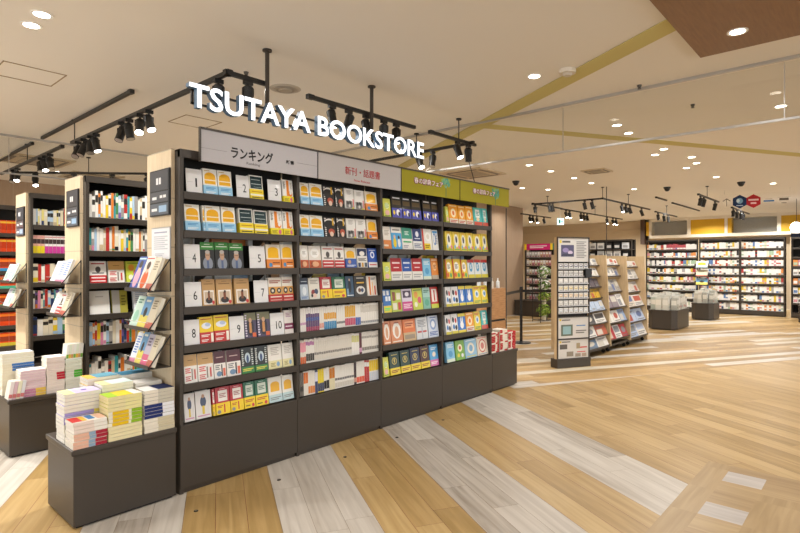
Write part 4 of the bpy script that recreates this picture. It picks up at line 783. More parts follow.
# ---------------------------------------------------------------- stacks of books lying flat
def flat_book(label, x, y, z, L, Dp, T, top, segs, yaw=0., group=None, edge='e8dfcb', left='e8dfcb', prm=''):
    """lying book; the side towards -y shows `segs` = [(u0,u1,colour)]"""
    m = MB(); m.box(0, L, 0, Dp, 0, T, edge, (edge, edge, edge, left, top, top))
    for k, (u0, u1, c) in enumerate(segs): m.face([(u0*L, -.0004-.0001*k, .0008), (u1*L, -.0004-.0001*k, .0008), (u1*L, -.0004-.0001*k, T-.0008), (u0*L, -.0004-.0001*k, T-.0008)], c)
    for k, pr in enumerate([p for p in prm.split(';') if p]):
        q = pr.split(); u0, v0, u1, v1 = [float(t) for t in q[:4]]; zz = T+.0004+.0002*k
        m.face([(u0*L, v0*Dp, zz), (u1*L, v0*Dp, zz), (u1*L, v1*Dp, zz), (u0*L, v1*Dp, zz)], q[4])
    for f in (.12, .88): m.box(0, L, -.0002, Dp+.0002, T*f-.0006, T*f+.0006, 'f6f2ea' if f < .5 else top)
    o = m.build('softcover_book', 'paper', None, (x, y, z), (0, 0, yaw)); tag(o, label, 'book', group); return o
def stack(where, x, y, L, Dp, layers, z=.42, T=.02, group=None):
    n = sum(l[0] for l in layers); i = 0
    for cnt, word, top, segs, left, prm in layers:
        for k in range(cnt):
            j = rnd.uniform(-.003, .003); i += 1
            pos = 'bottom one' if i == 1 else ('topmost one' if i == n else ordw(i-1)+' from below')
            flat_book('%s book, %s, %s' % (word, pos, where), x+j, y+j*.6, z+.0005, L, Dp, T-.0012, top, segs, 0, group or 'books stacked on the plinths', left=left, prm=prm if i == n else '')
            z += T
    return z
cr = 'ece5d6'
G1 = 'stacked books on the near plinth'
stack('the short front stack of near plinth', .958, 3.162, .165, .13, [(4, 'pale, red-blocked', 'e8e0d8', [(0, .45, 'e4b49c'), (.45, .65, '8fa6bc'), (.65, 1, 'a8283a')], 'ece5d6', ''), (3, 'white-edged, red-lined', 'e7dcd4', [(0, 1, 'efe9de'), (0, .6, 'ead6c9')], 'efe9de', '0 .1 .3 .9 c73a35;.3 .1 .45 .9 e7b74a;.5 .2 .7 .9 4b7fb5;.75 .1 1 .9 e2b9a0')], T=.0205, group=G1)
stack('the yellow and green stack of near plinth', 1.128, 3.162, .18, .135, [(4, 'cream-edged', 'e9dca6', [(0, 1, 'e8dcae')], 'e8d9a2', ''), (4, 'yellow and green spined', 'e9dca6', [(0, .12, 'ece6d2'), (.12, .6, 'e3bb1d'), (.6, .68, 'efe8c8'), (.68, 1, '8fb52c')], 'e9dca6', ''), (4, 'yellow-edged', 'd9d85a', [(0, .5, 'e6d9a4'), (.5, 1, 'eadf9e')], 'e8d9a2', '0 0 .3 1 a6c93a;.3 .0 .75 1 e6cf3d;.75 0 1 1 f0ede4')], T=.0205, group=G1)
stack('the navy and white stack beside the post', 1.322, 3.162, .175, .135, [(4, 'navy and cream edged', 'e9e4da', [(0, .45, 'ebe4d2'), (.45, 1, '2b3358'), (.45, 1, 'cfc3a4')], 'ebe4d2', ''), (4, 'navy-spined', '25305c', [(0, .6, '28366e'), (.6, 1, 'e6e6ea')], 'e8e2d4', ''), (4, 'white and navy', '27335e', [(0, .45, 'e4dccb'), (.45, 1, '2b3768'), (.45, 1, 'c6bfae')], 'e8e2d4', '0 0 .45 1 e9e6e2;.45 0 1 1 27335e')], T=.0205, group=G1)
stack('the tall lilac-topped stack behind the front one', .958, 3.315, .185, .135, [(5, 'white-edged', 'e9e6de', [(0, 1, 'ece6d8')], 'efeae0', ''), (3, 'lilac-spined', 'cfc3e6', [(0, .8, 'a79ad2'), (.8, 1, 'e3cf5a')], 'efeae0', ''), (5, 'cream-edged lilac', 'cbbfe4', [(0, 1, 'e9e4d4')], 'efeae0', '0 0 .3 1 e6e2a8;.3 .0 1 1 cfc2e6;.55 .4 .7 .6 6a58a8')], T=.0205, group=G1)
stack('the pale stack behind yellow-green one', 1.152, 3.315, .17, .135, [(11, 'cream', 'e6ead8', [(0, 1, 'e7dfc8')], 'ebe6da', ''), (3, 'pale-green topped', 'd6e4d0', [(0, 1, 'e9e6cf')], 'ebe6da', '0 0 .3 1 e9e1a8;.3 0 1 1 d4e5e0')], T=.0205, group=G1)
stack('the pale stack against the wooden end panel', 1.335, 3.315, .155, .125, [(13, 'white-edged', 'e8e4dc', [(0, 1, 'eae5da')], 'ebe6da', '0 0 1 1 e9e6e0')], T=.0205, group=G1)
stack('the back stack below the wall racks', 1.12, 3.46, .17, .13, [(12, 'grey-edged', 'dcd8d0', [(0, 1, 'dfd9cd')], 'e3ded4', ''), (3, 'orange and teal topped', 'e9c36a', [(0, 1, 'e6dcc6')], 'e3ded4', '0 0 .3 1 e2a84a;.3 0 1 1 5e93a6')], T=.0205, group=G1)
stack('the rearmost stack beside the end panel', 1.31, 3.455, .18, .135, [(15, 'bluish-edged', 'c9d3d6', [(0, 1, 'dcd9d2')], 'e3ded4', '0 0 1 1 39728c')], T=.02, group=G1)
# far end: red books
G2 = 'red books on the far plinth'
for q, (x, y, n) in enumerate(((5.045, 3.185, 12), (5.225, 3.185, 13), (5.405, 3.185, 11), (5.045, 3.36, 13), (5.225, 3.36, 12))):
    w = ['post-side front', 'middle front', 'outer corner', 'post-side rear', 'middle rear'][q]
    for k in range(n):
        red = (k % 2 == 0) or (q == 2)
        flat_book('red and white book, %s stack of far plinth, %s from below' % (w, ordw(k)), x+rnd.uniform(-.004, .004), y+rnd.uniform(-.003, .003), .4205+k*.0185, .16, .13, .0178, 'efe4d8' if k == n-1 and q != 2 else 'b3242c', [[(0, 1, 'b5222b'), (.5, .75, 'e6dacb')], [(0, 1, 'e6dccd'), (0, .35, 'b5222b')], [(0, 1, 'b8202a'), (.35, .5, 'e8ddd0')], [(0, 1, 'e6dccd')], [(0, 1, 'b5222b')]][q] if k % 5 else [(0, 1, 'e9dfd0'), (.6, 1, 'b5222b')], 0, G2)
cb = thing('wooden_cabinet', 'honey wood cabinet standing behind the red books', 'cabinet', (6.1, 4.0, 0), 0)
m = MB(); m.box(0, .62, 0, .45, .02, .6); m.build('lower_box', 'crate', cb); m = MB(); m.box(0, .62, 0, .45, .63, 1.06); m.build('upper_box', 'crate', cb); m = MB(); m.box(.01, .61, .01, .44, .6, .63); m.build('dark_gap_board', 'black', cb)
m = MB(); m.box(.02, .6, .02, .43, 0, .02); m.build('foot', 'black', cb)
for i in range(7):
    c = ['dfe6ea', '2d4f7a', 'e8e8e6', '8aa9c2', 'e0d6c8', '35456b', 'e9eef0'][i]; w = ['white', 'dark-blue', 'clear white', 'light-blue', 'cream', 'navy', 'pale'][i]
    o = thing('spray_bottle', '%s bottle standing on the honey wood cabinet' % w, 'bottle', (6.12+.08*i, 4.06+.05*(i % 2), 1.06), 0, 'bottles on the wood cabinet')
    m = MB(); m.cyl((0, 0, 0), (0, 0, .09), .026, .026, 10, c); m.cyl((0, 0, .09), (0, 0, .11), .026, .01, 10, c); m.build('bottle_body', 'print', o)
    m = MB(); m.cyl((0, 0, .11), (0, 0, .14), .01, .012, 8, 'f4f4f4'); m.build('cap', 'print', o)

# ---------------------------------------------------------------- the two shelves behind, and the orange comics
def spine_row(root, x0, x1, z, hr, d, where, name='paperback', cat='book', group=None, wr=(.014, .03), pal=None, n0=0, blocks=True, yoff=.03, cap=None):
    x = x0; n = n0; yaw = root.rotation_euler.z
    while x < x1-wr[0]:
        w = min(rnd.uniform(*wr), x1-x); cn, cc = rnd.choice(pal or PAL); bl = []
        if blocks:
            bl.append((.55+rnd.random()*.1, .85, rnd.choice(['efe9dd', '3a3733', cc])))
            if rnd.random() < .6: bl.append((.06, .1+rnd.random()*.22, rnd.choice(PAL)[1]))
        h = rnd.uniform(*hr)
        spine('%s %s, %s along %s' % (cn, name.replace('_', ' '), ordw(n), where), world(root, (x, yoff, z+.001)), w-.001, h, d, cc, bl, name, cat, group, yaw)
        x += w+.0005; n += 1
    return n
g2 = [shelf_unit('dark metal bookshelf right behind the main one, nearer bay', (1.505, 4.68, 0), .88, .43, [.68, .74+.0, .99, 1.24, 1.498, 1.765][1:], wood_left=True, group='bookshelves behind the main one'),
      shelf_unit('dark metal bookshelf right behind the main one, second bay', (2.385, 4.68, 0), .88, .43, [.74, .99, 1.24, 1.498, 1.765], group='bookshelves behind the main one')]
g3 = [shelf_unit('dark metal bookshelf third in line behind the main one', (1.505, 6.22, 0), .88, .43, [.68, .95, 1.21, 1.5, 1.78], wood_left=True, group='bookshelves behind the main one')]
g4 = [shelf_unit('dark metal shelf holding orange comics, farthest of the line', (1.0, 7.76, 0), .9, .43, [.66, .88, 1.1, 1.31, 1.54, 1.76], group='bookshelves behind the main one')]
WP = [PAL[i] for i in (0, 0, 0, 0, 1, 0, 12, 8, 0, 2, 7, 3, 5, 6, 10)]
A = g2[0]
spine_row(A, .03, .66, 1.765, (.17, .225), .14, 'the top shelf of the second bookshelf', pal=WP, group='paperbacks on the second bookshelf')
spine_row(A, .03, .66, 1.498, (.17, .215), .14, 'the second shelf of the second bookshelf', pal=WP, group='paperbacks on the second bookshelf')
spine_row(A, .03, .6, .74, (.17, .205), .14, 'the fifth shelf of the second bookshelf', pal=PAL, group='paperbacks on the second bookshelf')
spine_row(A, .03, .5, .42, (.17, .23), .14, 'the lowest shelf of the second bookshelf', pal=WP, group='paperbacks on the second bookshelf')
GF = 'face-out books on the second bookshelf'
for i, (d, w) in enumerate((('WR', .125), ('TW', .125), ('MC', .12), ('OT', .12))):
    put_book(d, '%s book, %s along on the third shelf of the second bookshelf' % (D[d][0], ordw(i)), world(A, (.04+.14*i, .03, 1.24+.005)), w, .18, .03, 0, .15, group=GF)
D['FW'] = ('plain white', 'ece9e2', 't .3 .7 .7 .8 1 c9c4ba', None); D['FO'] = ('olive and grey', 'a39a3c', 'r 0 0 .5 1 b9b5ae;t .6 .3 .9 .8 4 6a6420', None); D['FB'] = ('white text-covered', 'e6e9ee', 't .15 .2 .85 .9 8 a9b4c8', None)
for i, (d, w) in enumerate((('FW', .15), ('FO', .12), ('FB', .12))):
    put_book(d, '%s book, %s along on the fourth shelf of the second bookshelf' % (D[d][0], ordw(i)), world(A, (.04+.17*i, .03, .99+.005)), w, .19, .03, 0, .18, group=GF)
A = g3[0]
TOP = [('pale-blue', 'bcd4ea'), ('cream', 'e9dfbf'), ('pale-yellow', 'ecdf8a'), ('white', 'e9e6df')]
n = spine_row(A, .03, .3, 1.78, (.15, .17), .14, 'the top shelf of the third bookshelf', pal=TOP, group='paperbacks on the third bookshelf')
spine_row(A, .3, .8, 1.78, (.17, .19), .14, 'the top shelf of the third bookshelf', pal=PAL, n0=n, group='paperbacks on the third bookshelf')
x = .03
for i in range(18):
    w = .034; yel = i < 3
    spine(('yellow-footed' if yel else 'pink-footed white')+' comic, %s along on the second shelf of the third bookshelf' % ordw(i), world(A, (x, .03, 1.501)), w-.002, .185, .14, 'e6b2a0' if yel else 'efe9e6', [(0, .42, 'e7cf2a' if yel else 'd0449a'), (.55, .8, '4a3a3a'), (.88, .94, 'd99')], 'paperback', 'comic', 'pink-footed comics'); x += w
PALE = [PAL[i] for i in (0, 1, 0, 12, 0, 1, 3)]
spine_row(A, .03, .8, 1.21, (.16, .2), .14, 'the third shelf of the third bookshelf', pal=PALE, wr=(.025, .045), group='paperbacks on the third bookshelf')
spine_row(A, .03, .8, .95, (.16, .21), .14, 'the fourth shelf of the third bookshelf', pal=PAL, group='paperbacks on the third bookshelf')
spine_row(A, .03, .6, .68, (.16, .2), .14, 'the fifth shelf of the third bookshelf', pal=PAL, wr=(.03, .05), group='paperbacks on the third bookshelf')
A = g4[0]
for ri, z in enumerate((1.76, 1.54, 1.31, 1.1, .88, .66, .42)):
    for i in range(15 if ri < 2 else 9):
        w = .055 if ri < 2 else .09; x0 = .04+i*w
        face = ri >= 2
        o = spine('%s comic, %s along on the %s of the farthest shelf' % ('orange-red' if not face else 'orange cover', ordw(i), ROWN[ri]), world(A, (x0, .03, z+.001)), w-.002, .16, .13, 'd4461c', [(.3, .75, 'b83a18'), (.78, .92, 'e8b23a')] if not face else [(.35, .7, '8f3a22'), (.0, .25, ['3d8fc0', '4fae8a', '5fae4a', 'd4461c', 'c9b23a'][ri-2]), (.72, .9, 'eb7a2a')], 'manga_volume', 'comic', 'orange comics on the farthest shelf')
# plinths of the shelves behind
plinth('low dark plinth with white book stacks at the end of the second bookshelf', .99, 1.482, 4.66, 5.1)
G3 = 'stacked books on the second plinth'
stack('the front stack of the second plinth', 1.075, 4.69, .16, .13, [(3, 'pink-spined', 'e8e0e0', [(0, .6, 'c98aa8'), (.6, 1, 'e6c05a')], cr, ''), (7, 'white and pink edged', 'e9e6e0', [(0, 1, 'efeae2'), (.0, 1, 'e0c4cc')], cr, '0 0 1 1 ece9e4')], T=.0195, group=G3)
stack('the tall middle stack of second plinth', 1.24, 4.69, .12, .13, [(5, 'pale pink edged', 'e8dcd6', [(0, 1, 'e9dcd4')], cr, ''), (3, 'red-labelled', 'e8dcd6', [(0, .55, 'e9dcd4'), (.55, 1, 'c03345')], cr, ''), (6, 'pale pink lined', 'e8dcd6', [(0, 1, 'e6d6cf')], cr, '0 0 1 1 efe9e4')], T=.0195, group=G3)
stack('the green-labelled stack beside the second end panel', 1.365, 4.69, .115, .13, [(5, 'greyish edged', 'dfe0d8', [(0, 1, 'dcdcd0')], cr, ''), (3, 'green-labelled', 'dfe0d8', [(0, .5, 'dcdcd0'), (.5, 1, '55b040')], cr, ''), (4, 'greenish edged', 'dfe4d8', [(0, 1, 'd9dccb')], cr, '')], T=.0195, group=G3)
stack('the blue-labelled rear stack of second plinth', 1.0, 4.86, .2, .13, [(9, 'cream', 'e9e3d0', [(0, 1, 'e6dcc2')], cr, ''), (3, 'blue-labelled', 'e9e3d0', [(0, .3, 'e6dcc2'), (.3, 1, '4a78b8')], cr, ''), (4, 'cream-topped', 'e4e8ee', [(0, 1, 'e6dfca')], cr, '0 0 1 1 dfe6ee')], T=.0195, group=G3)
for i in range(4):
    o = spine_mesh(.022, .13, .1, ['e8dfe0', 'd9b8c4', 'e9e4c8', 'dfe0e6'][i], [(.1, .3, 'c77')]).build('paperback', 'print', None, (.995+i*.024, 4.675, .422), (0, .16, 0))
    tag(o, '%s thin book leaning at the near corner of the second plinth, %s along' % (['pink-white', 'rose', 'pale-yellow', 'bluish'][i], ordw(i)), 'book', 'thin books leaning on the second plinth')
for i in range(7):
    o = spine_mesh(.016, .12, .1, ['e9e8e0', 'dfe6d0', 'e9e4d8'][i % 3], [(.1, .35, ['7ab04a', 'e0b23a', 'c96'][i % 3])]).build('paperback', 'print', None, (1.37+i*.0165, 4.7, .422+12*.0195+.001), (0, .1, 0))
    tag(o, 'thin pale book standing on the green-labelled stack, %s along' % ordw(i), 'book', 'thin books standing on a stack')

# ---------------------------------------------------------------- end panel boards and racks
def directory(x, y0, y1, z0, z1, label):
    o = thing('directory_board', label, 'directory sign', (x, y1, z0), -PI/2, 'directory boards on the end panels'); w, h = y1-y0, z1-z0
    m = MB(); m.box(0, w, -.014, -.002, 0, h); bevel(m.build('frame', 'black', o), .002)
    m = MB()
    for k, c in enumerate(('47484d', '54565c', '5c646e')):
        v0, v1 = [(.55, .97), (.3, .52), (.03, .27)][k]; m.box(.012, w-.012, -.0155, -.014, v0*h, v1*h, c)
    m.build('cell_panel', 'print', o)
    m = MB()
    for u0, u1, v0, v1 in ((.36, .46, .68, .82), (.5, .6, .68, .82), (.15, .38, .36, .42), (.55, .68, .38, .44), (.72, .86, .38, .44), (.12, .4, .11, .17)): m.box(u0*w, u1*w, -.0162, -.0156, v0*h, v1*h, 'ecebea')
    m.box(.5*w, .88*w, -.0162, -.0156, .08*h, .22*h, '9dbbd6'); m.build('lettering', 'print', o)  # pale blue block is a reflection painted on the bottom cell, not lettering
    return o
def notice(x, y0, y1, z0, z1, label):
    o = thing('paper_notice', label, 'notice', (x, y1, z0), -PI/2); w, h = y1-y0, z1-z0
    m = MB(); m.box(0, w, -.006, -.002, 0, h, 'e9e8ea'); prims(m, 't .15 .82 .85 .9 1 aab;t .12 .3 .88 .76 7 c6c8cc;t .2 .1 .7 .2 2 c6c8cc', w, h, -.006); m.build('sheet', 'paper', o)
    m = MB(); m.box(w, w+.006, -.008, -.002, -.004, h+.004); m.box(0, w, -.008, -.002, h, h+.004); m.build('holder_edge', 'alu', o)
XP = 1.513
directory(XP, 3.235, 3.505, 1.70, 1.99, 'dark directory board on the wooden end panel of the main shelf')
notice(XP, 3.24, 3.495, 1.43, 1.625, 'white paper notice in a clear holder below the main directory board')
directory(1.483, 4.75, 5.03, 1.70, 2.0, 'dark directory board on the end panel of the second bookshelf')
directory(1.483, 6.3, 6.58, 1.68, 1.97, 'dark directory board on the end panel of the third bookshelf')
def end_rack(x, y0, y1, z, items, where, tier, lab, h=.19, dep=.12):
    """rack on an end panel; opens towards -x; items = list of (design, width, thickness) from the far end to the near one"""
    o = thing('magazine_rack', lab, 'rack', (x, y1, z), -PI/2, 'small racks on the end panels'); w = y1-y0
    m = MB(); m.box(0, w, -dep-.02, 0, -.004, 0, '333'); m.box(0, w, -dep-.022, -dep-.02, -.004, .02, '333'); m.build('tray', 'metal', o)
    for q in (0, w-.003):
        m = MB(); m.cyl((q+.0015, -dep-.02, 0), (q+.0015, -.004, h*.95), .004, seg=6); m.box(q, q+.003, -.008, 0, -.004, h*.98); m.build('side_bracket', 'black', o)
    m = MB(); m.cyl((.003, -dep-.022, .05), (w-.003, -dep-.022, .05), .002, seg=6); m.build('wire', 'alu', o)
    u = .006
    for i, (d, bw, t) in enumerate(items):
        hh = h+rnd.uniform(-.01, .01); lean = .35
        p = world(o, (u, -dep+.0, .001+t*math.sin(lean)))
        put_book(d, '%s book, %s along in %s' % (D[d][0], ordw(i), where[4:]), p, bw, hh, t, -PI/2, lean, group='books in the end panel racks')
        u += bw+.003
    return o
R0 = 1.513
end_rack(R0, 3.235, 3.575, 1.235, [('W1', .115, .02), ('W2', .115, .02), ('G3', .09, .02)], 'the top rack of the main end panel', 0, 'top small magazine rack on the main end panel with two portrait magazines', .21)
end_rack(R0, 3.235, 3.575, 1.0, [('G1', .11, .02), ('G2', .11, .02), ('G3', .1, .025)], 'the middle rack of the main end panel', 1, 'middle small book rack on the main end panel', .2)
end_rack(R0, 3.235, 3.575, .775, [('G5', .08, .02), ('G2', .08, .02), ('G4', .08, .02), ('G3', .08, .025)], 'the lowest rack of the main end panel', 2, 'lowest small book rack on the main end panel', .2)
end_rack(1.483, 4.71, 5.09, 1.245, [('FB', .12, .02), ('G5', .12, .02), ('G5', .11, .02)], 'the upper rack of the second end panel', 0, 'upper small book rack on the second end panel', .19)
end_rack(1.483, 4.71, 5.09, .99, [('FW', .12, .02), ('WR', .12, .02), ('G3', .11, .02)], 'the lower rack of the second end panel', 1, 'lower small book rack on the second end panel', .19)
end_rack(1.483, 6.25, 6.62, 1.22, [('G1', .12, .02), ('G5', .12, .02), ('G1', .1, .02)], 'the upper rack of the third end panel', 0, 'upper small book rack on the third end panel', .19)
end_rack(1.483, 6.25, 6.62, .97, [('FB', .12, .02), ('G1', .12, .02), ('G3', .1, .02)], 'the lower rack of the third end panel', 1, 'lower small book rack on the third end panel', .19)

# ---------------------------------------------------------------- display tower and the low racks behind it
ty = math.atan2(3.05-3.33, 7.36-6.82)
tw = thing('display_tower', 'tall wooden tower with a printed front at the end of the low racks', 'display stand', (6.775, 3.255, 0), ty)
W = .53
m = MB(); m.box(0, .016, .0, .055, .06, 1.76); m.box(W-.016, W, .0, .09, .06, 1.76); m.box(.016, W-.016, .0, .055, 1.745, 1.76); m.build('side_panel', 'ply', tw)
m = MB(); m.box(.016, W-.016, .01, .052, .1, 1.745); m.build('core_panel', 'dark', tw)
m = MB(); m.box(-.01, W+.01, -.03, .12, 0, .12); bevel(m.build('base', 'metal', tw)); 
m = MB(); m.box(.0, .012, -.02, .0, .12, 1.765); m.box(W-.012, W, -.02, 0, .12, 1.765); m.box(.012, W-.012, -.02, 0, 1.75, 1.765); m.box(.012, W-.012, -.02, 0, .38, .39); m.box(.012, W-.012, -.02, 0, .68, .69); m.build('front_frame', 'metal', tw)
TI = 'attached'
def board(nm, z0, z1, spec, col='d4d0cb'):
    m = MB(); m.box(.014, W-.014, -.008, .008, z0, z1, col); mm = MB(); prims(mm, spec, W-.028, z1-z0, -.008)
    for f, c in zip(mm.f, mm.c):
        m.face([(mm.v[i][0]+.014, mm.v[i][1], mm.v[i][2]+z0) for i in f], c)
    return m.build(nm, 'print', tw)
board('poster', 1.43, 1.745, 'r .1 .22 .52 .72 4a4468;e .25 .5 .1 .1 8f7fae;e .4 .4 .08 .08 c9b7d0;r .14 .24 .48 .34 2c2a44;r .05 .8 .12 .93 dfc52a;r .14 .82 .4 .9 55504a;t .6 .15 .93 .9 10 8f8c88')
board('printed_board', .395, .675, 'r .05 .84 .11 .94 dfc52a;t .13 .84 .4 .93 1 55504a;r .1 .12 .48 .66 5f6a5a;r .16 .2 .42 .58 8fb3b8;t .6 .55 .9 .64 1 4f7fb8;t .58 .2 .93 .4 2 77736d')
board('printed_board', .125, .375, 'r .05 .84 .11 .94 dfc52a;t .13 .84 .4 .93 1 55504a;r .06 .5 .3 .76 5a5550;r .6 .5 .72 .8 a89878;t .72 .5 .95 .62 1 cf3a2a;r .28 .1 .5 .36 8f8474;t .62 .28 .9 .36 1 cf3a2a;r .56 .06 .74 .24 a09080;r .78 .06 .93 .24 b09a88')
PC = [('navy', '3d4266'), ('grey', '77777c'), ('white', 'dcdad6'), ('yellow', 'cfb65a'), ('sand', 'cfa868'), ('silver', 'c4c2c0'), ('pale-blue', 'b9c4d0')]
for r in range(7):
    z = 1.335-r*.1
    m = MB(); m.box(.014, W-.014, -.018, .004, z-.008, z-.003, '555'); m.box(.014, W-.014, -.02, -.018, z-.008, z+.006, '999'); m.build('ledge', 'alu', tw)
    for c in range(6):
        if r == 1 and c == 5: continue
        m = MB(); m.box(0, .07, 0, .008, 0, .076, 'dedbd6'); m.box(.01, .06, -.0008, 0, .028, .06, PC[r][1]); m.box(.016, .05, -.0014, -.0008, .04, .052, 'efece6'); m.box(.014, .06, -.0008, 0, .008, .016, '8a8782')
        o = m.build('sample_card', 'print', None, world(tw, (.02+c*.083, -.014, z-.0025)), (0, 0, ty)); tag(o, 'small card with %s picture, %s along on the %s ledge of the tower' % (PC[r][0], ordw(c), ordw(r)), 'card', 'sample cards on the display tower')
m = MB(); m.box(0, .1, -.03, .01, 0, .12, '1a1a1c'); m.box(.008, .092, -.0305, -.03, .01, .11, '0e0e10'); tag(m.build('small_display', 'black', None, world(tw, (.44, -.022, 1.215)), (0, 0, ty)), 'small black box screen near the edge of the tower front', 'screen')

RX = [7.66, 8.56, 9.46, 10.4]; RYF = 3.22
rows3 = [[1.37, 1.2, 1.03, .857, .67, .48, .29, .12], [1.37, 1.19, .93, .68, .44, .18], [1.34, 1.12, .89, .64, .38, .12]]
LOOK = [[('white', 'dfdcd6'), ('white', 'dfdcd6'), ('dark mixed', '5a5560'), ('yellow', 'cfa83a'), ('pale-blue', 'b5c6dc'), ('charcoal', '4c4d52'), ('red and yellow', 'b8604a'), ('grey-blue', '6f86a0')],
        [('white', 'dedbd5'), ('grey', '9a9896'), ('white-grey', 'a9a7a4'), ('plum', '8a7a86'), ('blue and white', '8fa9d0'), ('crimson', 'b83a44')],
        [('white', 'e2dfd9'), ('white boxed', 'd3d2d0'), ('pale boxed', 'd6d2cd'), ('orange-marked white', 'e0d2c4'), ('blue-printed', 'bccbe4'), ('light-blue', 'b4c4e2')]]
for b in range(3):
    x0, x1 = RX[b], RX[b+1]; w = x1-x0
    nm = ['nearest', 'middle', 'farthest'][b]
    o = thing('display_rack', 'low wooden rack on casters behind the tower, %s of three' % nm, 'display rack', (x0, RYF, 0), 0, 'low wooden racks')
    for q, (xa, xb) in enumerate(((0, .03), (w-.03, w)) if b == 2 else ((0, .03),)):
        m = MB(); m.prism([(-.02, .1), (.55, .1), (.55, 1.54), (.06, 1.54)], xa, xb); m.build('side_panel', 'ply', o)
    m = MB(); m.box(.022, w-.001, .5, .515, .1, 1.5); m.build('back_panel', 'ply', o)
    m = MB(); m.box(.022, w-.001, 0.02, .5, .08, .11); m.build('deck', 'metal', o)
    for cxx in (.08, w-.1):
        for cyy in (.06, .48):
            m = MB(); m.cyl((cxx-.012, cyy, .03), (cxx+.012, cyy, .03), .03, seg=12); m.box(cxx-.016, cxx+.016, cyy-.012, cyy+.012, .03, .08); m.build('caster', 'black', o)
    for r, z in enumerate(rows3[b]):
        fy = .04+.15*max(0, (z-.1)/1.44)-(.05 if z < .75 else 0)   # lower trays stand further out
        hh = (rows3[b][r-1]-z if r else .16)
        bh = min(.3, hh*.92) if r else .13
        ml = .42; dy = min(.28, bh*.9)*math.sin(ml)
        m = MB(); m.prism([(fy-.01, z-.006), (fy+dy+.03, z-.006), (fy+dy+.03, z), (fy-.004, z), (fy-.004, z+.014), (fy-.01, z+.014)], .032, w-.003, '444'); m.build('tray', 'metal', o)
        cnt = 5 if (b == 0 and r < 5) else (3 if b < 2 else 2)
        if b == 0 and r >= 5: cnt = 2
        if b == 2 and r < 3: cnt = 4
        if b == 1 and r < 3: cnt = 5
        bw = (w-.06)/cnt
        for k in range(cnt):
            ln, lc_ = LOOK[b][r]; t = .012
            g = MB(); hc = bh*rnd.uniform(.9, 1.0); c2 = rnd.choice([lc_, 'e6e3de', lc_]); ww = bw-.012
            g.box(0, ww, 0, t, 0, hc, c2); prims(g, rnd.choice(['r .1 .45 .9 .9 %s;t .1 .1 .9 .35 2 888', 'e .5 .55 .3 .25 %s;t .1 .08 .9 .2 1 777', 'r .08 .1 .6 .6 %s;t .1 .7 .9 .9 2 667'])%rnd.choice([lc_, '5b6fa0', 'b8584a', 'cfc9bd', '8a8f96']), ww, hc, 0)
            m_ = g.build('leaflet', 'print', None, (x0+.038+k*bw, RYF+fy+.002, z+t*math.sin(ml)+.001), (-ml, 0, 0)); tag(m_, '%s booklet, %s along on the %s tray of the %s low rack' % (ln, ordw(k), ordw(r), nm), 'booklet', 'booklets on the low racks')
m = MB(); m.box(0, .012, 0, .3, 0, .45, 'cdb894'); o = m.build('wooden_board', 'ply', None, (10.46, RYF+.02, 0.0), (0, -.1, 0)); tag(o, 'pale wood board leaning at the far end of the low racks', 'board')

# ---------------------------------------------------------------- counter area, stanchions, flower stand
def stanchion(x, y, label, h=1.0):
    o = thing('stanchion', label, 'barrier post', (x, y, 0), 0, 'queue barrier posts')
    m = MB(); m.cyl((0, 0, 0), (0, 0, .015), .17, .165, 24); m.cyl((0, 0, .015), (0, 0, .03), .165, .05, 24); m.build('base', 'black', o)
    m = MB(); m.cyl((0, 0, .03), (0, 0, h-.06), .025, seg=14); m.build('post', 'black', o)
    m = MB(); m.cyl((0, 0, h-.06), (0, 0, h), .032, .03, 14); m.build('belt_head', 'black', o)
stanchion(8.55, 4.78, 'black queue barrier post nearer to the red books'); stanchion(9.0, 4.15, 'black queue barrier post beside the tower')
m = MB(); m.box(0, .77, -.0015, .0015, .9, .945, '1a1a1a'); o = m.build('barrier_belt', 'black', None, (8.55, 4.78, 0), (0, 0, math.atan2(-.63, .45))); tag(o, 'black belt stretched between the two queue barrier posts', 'belt')
m = MB(); m.box(0, 1.78, -.0015, .0015, .9, .945, '1a1a1a'); o = m.build('barrier_belt', 'black', None, (6.85, 4.28, 0), (0, 0, math.atan2(.5, 1.7))); tag(o, 'black belt running from the honey wood cabinet to the barrier post', 'belt')
fs = thing('flower_stand', 'black wire stand filled with leafy green and white flowers', 'flower stand', (11.75, 6.05, 0), math.radians(-30))
m = MB()
for x in (0, .4):
    for y in (0, .35): m.cyl((x, y, 0), (x, y, 1.06), .01, seg=6)
for z in (.05, .5, .78, 1.05):
    for p, q in (((0, 0), (.4, 0)), ((.4, 0), (.4, .35)), ((.4, .35), (0, .35)), ((0, .35), (0, 0)), ((.13, 0), (.13, .35)), ((.27, 0), (.27, .35))): m.cyl((p[0], p[1], z), (q[0], q[1], z), .007, seg=6)
m.build('wire_frame', 'black', fs)
def bloom(label, x, y, z, r, greens, flowers):
    m = MB(); rr = random.Random(int(z*100+x*37))
    for k in range(150):
        d = Vector((rr.gauss(0, 1), rr.gauss(0, 1), rr.gauss(0, 1)+.3)).normalized(); p = d*r*(.5+.5*rr.random()); u = d.orthogonal().normalized()*.022; w_ = d.cross(u).normalized()*.045
        c = rr.choice(flowers if rr.random() < .35 else greens)
        m.face([p-w_, p+u, p+w_, p-u], c)
    ob = thing('potted_plant', label, 'plant', world(fs, (x, y, z)), 0, 'plants on the wire stand')
    m2 = MB(); m2.cyl((0, 0, -r*.9-.06), (0, 0, -r*.5), .045, .06, 12, 'd8d2c4'); m2.build('pot', 'print', ob); m.build('foliage', 'paper', ob)
bloom('white flowering plant in the top of the wire stand', .2, .17, 1.2, .19, ['6f8f4a', '8fa868'], ['eeeee6', 'dfe6d8'])
bloom('second plant, white and green, below the top one', .2, .17, .9, .17, ['6f8f4a', '5f7f3a'], ['eeeee6'])
